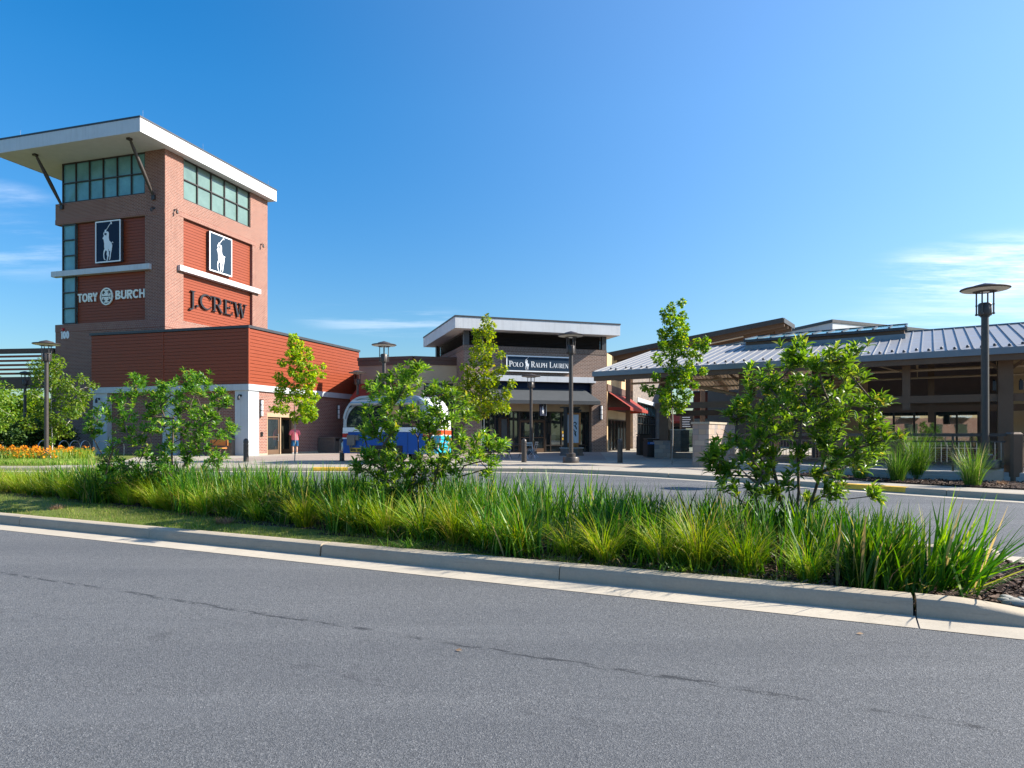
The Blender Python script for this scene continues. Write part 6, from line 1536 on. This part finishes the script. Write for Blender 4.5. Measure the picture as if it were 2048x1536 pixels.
BR=[(600,210,60),(690,260,60),(550,260,60),(440,230,50),(350,290,60),(330,370,60),(430,330,70),(530,350,70),(640,330,70),(700,370,50),(390,440,70),(500,450,70),(620,440,60),(440,560,60),(490,620,50),(570,540,60),(680,510,70),(770,540,70),(860,470,60),(930,440,60),(1000,500,40),(1070,520,40),(650,620,80),(760,640,80),(860,620,70),(930,580,50),(700,730,80),(800,740,80),(900,700,60),(960,790,50),(1000,820,40),(880,840,70),(780,830,70),(650,780,70),(560,740,60),(440,720,70),(380,800,70),(360,900,70),(470,860,80),(580,860,80),(680,880,60),(420,980,80),(540,970,80),(640,960,80),(740,970,50),(500,1070,60),(600,1060,70),(690,1060,50),(640,1140,50)]
LT=[(-60,560,110),(40,540,80),(90,600,80),(30,680,90),(-80,700,110),(70,770,90),(20,800,90),(60,880,90),(150,860,70),(-60,850,110),(-40,960,90),(60,980,80),(0,1060,70)]
G='young street trees on the plaza'
tree('maple_tree','young maple in front of the orange siding, thin pale trunk',tuple(at(589,31.5,.15)),31.5,589,(540,650),.1367,M1,.7,105,.115,'leaf_maple','bark_grey',5.3,.062,0,.9,G)
tree('maple_tree','bright yellow green maple left of the navy store sign, forked low',tuple(at(960,30.0,.15)),30.0,960,(660,620),.2214,M2,.8,85,.115,'leaf_maple','bark_grey',5.9,.06,.02,.9,G)
tree('maple_tree','tallest young maple, with lobed leaves against the pavilion roof',tuple(at(1344,28.6,.15)),28.6,1344,(1280,600),.15,M3,.75,120,.11,'leaf_maple_green','bark_grey',6.2,.07,0,.9,G)
tree('birch_tree','pale trunked birch among orange flowers beside the left lamp',tuple(at(103,33.4,.16)),33.4,103,(0,680),.1758,BR,1.0,66,.12,'leaf_birch','bark_birch',3.9,.075,.0,.8)
tree('birch_tree','birch cut off by the left edge of the picture',tuple(at(-6,36,.16)),36,-6,(0,680),.1758,LT,1.2,34,.13,'leaf_birch','bark_birch',4.4,.08,.0,.8)
# hedge and background bushes on the far left
def bush(name,label,c,rx,ry,rz,n,lmat,cat='bush',sz=(.10,.19),lumps=9,group=None,trunk=True):
    t=thing(name,label,cat,c,0,group); P=[];D=[]; nodes=[[Vector((0,0,-.05)),None]]; L=[]
    for i in range(lumps):
        a=random.uniform(0,6.28); e=random.uniform(-.1,1.2); q=Vector((rx*.62*math.cos(a)*math.cos(e),ry*.62*math.sin(a)*math.cos(e),rz*(.55+.42*math.sin(e)))); L.append((q,random.uniform(.32,.55)))
    skeleton(nodes,[q for q,_ in L]); skeleton_mesh(nodes,.012,2.2,.09,'stems',MT['bark_dark'],t,5)
    for q,s in L:
        for j in range(n//lumps):
            o_=Vector((random.gauss(0,1),random.gauss(0,1),random.gauss(0,1))).normalized()*random.uniform(.35,1)**.6*s
            P.append(q+Vector((o_.x*rx,o_.y*ry,o_.z*rz*.75))); D.append(o_+Vector((random.gauss(0,.4),random.gauss(0,.4),random.gauss(0,.4))))
    P=np.array(P);D=np.array(D);P[:,2]=np.maximum(P[:,2],.02); m=len(P); ll=U(*sz,m)
    leaf_obj('foliage',P,D,ll,ll*U(.5,.8,m),MT[lmat],t,.2,.3); return t
for i,(px,d,rx,rz,lab,mt) in enumerate(((108,43,1.5,1.5,'dark bush against the tower base, behind the birch','leaf_dark'),(62,42,1.7,1.7,'dark rounded bush behind the left lamps','leaf_dark'),(15,41,1.9,1.9,'dark bush at the left edge behind the flowers','leaf_dark'),(-45,42,2.0,2.2,'dark bush just past the left edge','leaf_dark'))):
    bush('bush',lab,tuple(at(px,d,.14)),rx,1.3,rz,2600,mt,'bush',(.12,.22),9,'dark bushes behind the flower bed')
for i,(px,d,rx,rz,lab) in enumerate(((85,60,3.2,3.6,'soft green tree seen under the slatted screen'),(30,62,3.6,4.6,'broad background tree left of the slatted screen post'),(-60,58,4.0,5.0,'background tree past the left edge'),(125,64,2.6,3.4,'low background tree touching the tower corner'))):
    bush('background_tree',lab,tuple(at(px,d,.1)),rx,2.4,rz,2600,'leaf_birch','tree',(.22,.40),10,'background trees under the screen')
# orange flower bed
n=5200; dd=U(31.4,38.6,n); pxs=U(-120,188,n)-((dd-31.4)*3.0)*(U(0,1,n)>.5); x=(pxs-1024)/FPX*dd
z0=np.full(n,.16); hgt=U(.34,.62,n); root=np.stack([x,dd,z0],1)
v,f=ribbons(root,U(0,6.28,n),U(0,.35,n),U(.1,.8,n),hgt,U(.02,.045,n),3)
tag(np_mesh('flower_stems',v,f,MT['leaf_birch']),'green stems and leaves under the orange flowers','plants',kind='stuff')
m=9000; dd=U(31.0,38.6,m); pxs=U(-120,192,m); dr=np.sin(dd*1.9+pxs*.05)+np.sin(pxs*.11+dd*.7)+np.sin(pxs*.031)*1.2+rng.normal(0,.55,m); edge=np.clip((195-pxs)/60,0,1)*np.clip((dd-30.6)/1.8,0,1)
kp=(dr>-.35)&(U(0,1,m)<edge); dd=dd[kp]; pxs=pxs[kp]; m=len(dd); x=(pxs-1024)/FPX*dd; zz=.16+U(.22,.66,m)*(1-.25*np.sin(pxs*.13)**2)
ang=np.linspace(0,2*np.pi,7)[:-1]; rr=U(.022,.042,m); tx=rng.normal(0,.4,m); ty=rng.normal(-.3,.4,m)
ox=np.cos(ang)[None,:]*rr[:,None]; oy=np.sin(ang)[None,:]*rr[:,None]
V=np.stack([x[:,None]+ox,dd[:,None]+oy,zz[:,None]+ox*tx[:,None]+oy*ty[:,None]*-1],2)
b0=(np.arange(m)*6)[:,None]
F=np.concatenate([b0+np.array([[0,1,2,3]]),b0+np.array([[0,3,4,5]])],0)
tag(np_mesh('orange_flowers',V.reshape(-1,3),F,MT['flower'],None,False),'mass of orange coneflowers in the left bed','flowers',kind='stuff')
# lawn blades round the flower bed
n=9000; dd=U(28.2,31.6,n); pxs=U(-40,190,n); x=(pxs-1024)/FPX*dd
v,f=ribbons(np.stack([x,dd,np.full(n,.155)],1),U(0,6.28,n),U(0,.5,n),U(.1,.8,n),U(.08,.22,n),U(.012,.03,n),2)
tag(np_mesh('lawn_grass',v,f,MT['lawn']),'rough lawn between the flowers and the pavement on the left','grass',kind='stuff')
# mulch chips and river stones
def chips(name,label,poly_t,n,zf):
    P=[];
    for _ in range(n): P.append(poly_t())
    P=np.array(P); a=U(0,6.28,n); l=U(.02,.07,n); w=U(.006,.016,n); tl=rng.normal(0,.35,n)
    dx=np.cos(a)*l; dy=np.sin(a)*l; wx=-np.sin(a)*w; wy=np.cos(a)*w
    V=np.stack([np.stack([P[:,0]-dx-wx,P[:,1]-dy-wy,P[:,2]-tl*l],1),np.stack([P[:,0]+dx-wx,P[:,1]+dy-wy,P[:,2]+tl*l],1),np.stack([P[:,0]+dx+wx,P[:,1]+dy+wy,P[:,2]+tl*l+.006],1),np.stack([P[:,0]-dx+wx,P[:,1]-dy+wy,P[:,2]-tl*l+.006],1)],1)
    tag(np_mesh(name,V.reshape(-1,3),np.arange(n*4).reshape(-1,4),MT['chips'],None,False),label,'mulch',kind='stuff')
MT['chips']=leafmat('bark_chips',[(0,(.03,.018,.013)),(.5,(.075,.045,.034)),(.9,(.16,.11,.085)),(1,(.30,.23,.18))],.0,.9,.15)
def pt1():
    t=random.uniform(8,13.8); o=random.uniform(.6,3.4); return (*isl(t,o),soil_z(t,o)+.012)
chips('bark_chips','brown bark chips on the soil at the nose of the planted bed',pt1,5200,0)
def pt2():
    u=random.random()*4; i=int(u); q=Vector(rb[i]).lerp(Vector(rb[i+1]),u-i); w2=Vector(rb[9-i]).lerp(Vector(rb[max(5,8-i)]),u-i); s=random.random(); r_=q.lerp(w2,s); return (r_.x,r_.y,.193)
chips('bark_chips','brown bark chips on the mulch below the railing',pt2,3800,0)
def rock(p,s,label):
    me=bpy.data.meshes.new('river_stone'); import bmesh
    bm=bmesh.new(); bmesh.ops.create_icosphere(bm,subdivisions=3,radius=1)
    for vv in bm.verts:
        k=1+.10*math.sin(vv.co.x*2.3+p[0]*9)+.08*math.sin(vv.co.y*3.1+p[1]*7); vv.co*=k; vv.co.z=max(vv.co.z,-.5)
    bm.to_mesh(me); bm.free(); me.materials.append(MT['rock']); me.polygons.foreach_set('use_smooth',[True]*len(me.polygons))
    o=bpy.data.objects.new('river_stone',me); link(o); o.location=p; o.scale=s; o.rotation_euler=(0,random.uniform(-.2,.2),random.uniform(0,3)); tag(o,label,'stone','river stones on the mulch')
for px,py,s,lab in ((2038,1208,(.11,.07,.035),'largest grey green river stone on the mulch'),(2016,1196,(.055,.04,.025),'pale round river stone, second from the left'),(2028,1200,(.05,.035,.022),'pale river stone behind the largest one'),(2006,1199,(.04,.03,.02),'leftmost small river stone on the mulch'),(2043,1198,(.03,.025,.018),'smallest white river stone at the picture edge'),(2010,1222,(.07,.035,.02),'flat dark river stone touching the concrete apron')):
    rock(tuple(gpt(px,py,.07)),s,lab)
for k,(px,py) in enumerate(((1712,1267),(910,1300))):      # leaf scraps on the road
    q=gpt(px,py,.006); b=MB(); b.add([(q.x,q.y,.006),(q.x+.03,q.y+.008,.016),(q.x+.05,q.y-.01,.008),(q.x+.02,q.y-.02,.007)],[(0,1,2,3)]); tag(b.build('dry_leaf',MT['straw']),['dry leaf scrap on the road near the kerb','dry leaf scrap in the middle of the road'][k],'leaf')

# unseen tree belt added behind the viewer to darken reflections in the glass
for i in range(14):
    if i in (3,4,5): continue
    bush('background_tree','added unseen tree behind the viewer, %s in the row reflected by the shop glass'%['first','second','third','fourth','fifth','sixth','seventh','eighth','ninth','tenth','eleventh','twelfth','thirteenth','last'][i],(-122+16*i+random.uniform(-3,3),-42+random.uniform(-5,5),-.05),8.5,5,8.0+random.uniform(-1,2.5),700,'leaf_dark','tree',(.9,1.7),8,'added trees behind the viewer')

apt=thing('apartment_building','pale apartment building with brick base across the road, mirrored in the pavilion window','building',(-62,-44,0),R(-47)+R(180))
b=MB(); b.box(-24,18,0,12,0,4.2); b.build('brick_base',MT['brick_red'],apt)
b=MB(); b.box(-24,18,0.02,12,4.21,8.2); b.build('upper_wall',MT['sand_wall'],apt)
b=MB(); b.box(-24.4,18.4,-.4,12.4,8.21,8.9); b.build('roof',MT['white_metal'],apt)
for k in range(10):
    for z in (.9,5.0):
        b=MB(); b.box(-22.5+4*k,-20.5+4*k,-.04,-.001,z,z+2.2); w_=b.build('window',MT['glass'],apt); b=MB(); b.box(-22.7+4*k,-20.3+4*k,-.08,-.002,z-.2,z-.01); b.build('window_sill',MT['white_metal'],w_)
for k in range(5):
    b=MB(); b.box(-22.9+8*k,-19.8+8*k,-1.4,-.01,4.3,4.5); bl_=b.build('balcony',MT['white_metal'],apt); b=MB()
    for q in range(12): b.box(-22.9+8*k+.27*q,-22.8+8*k+.27*q,-1.4,-1.34,4.51,5.5)
    b.box(-22.9+8*k,-19.8+8*k,-1.41,-1.33,5.5,5.6); b.build('balcony_rail',MT['white_metal'],bl_)
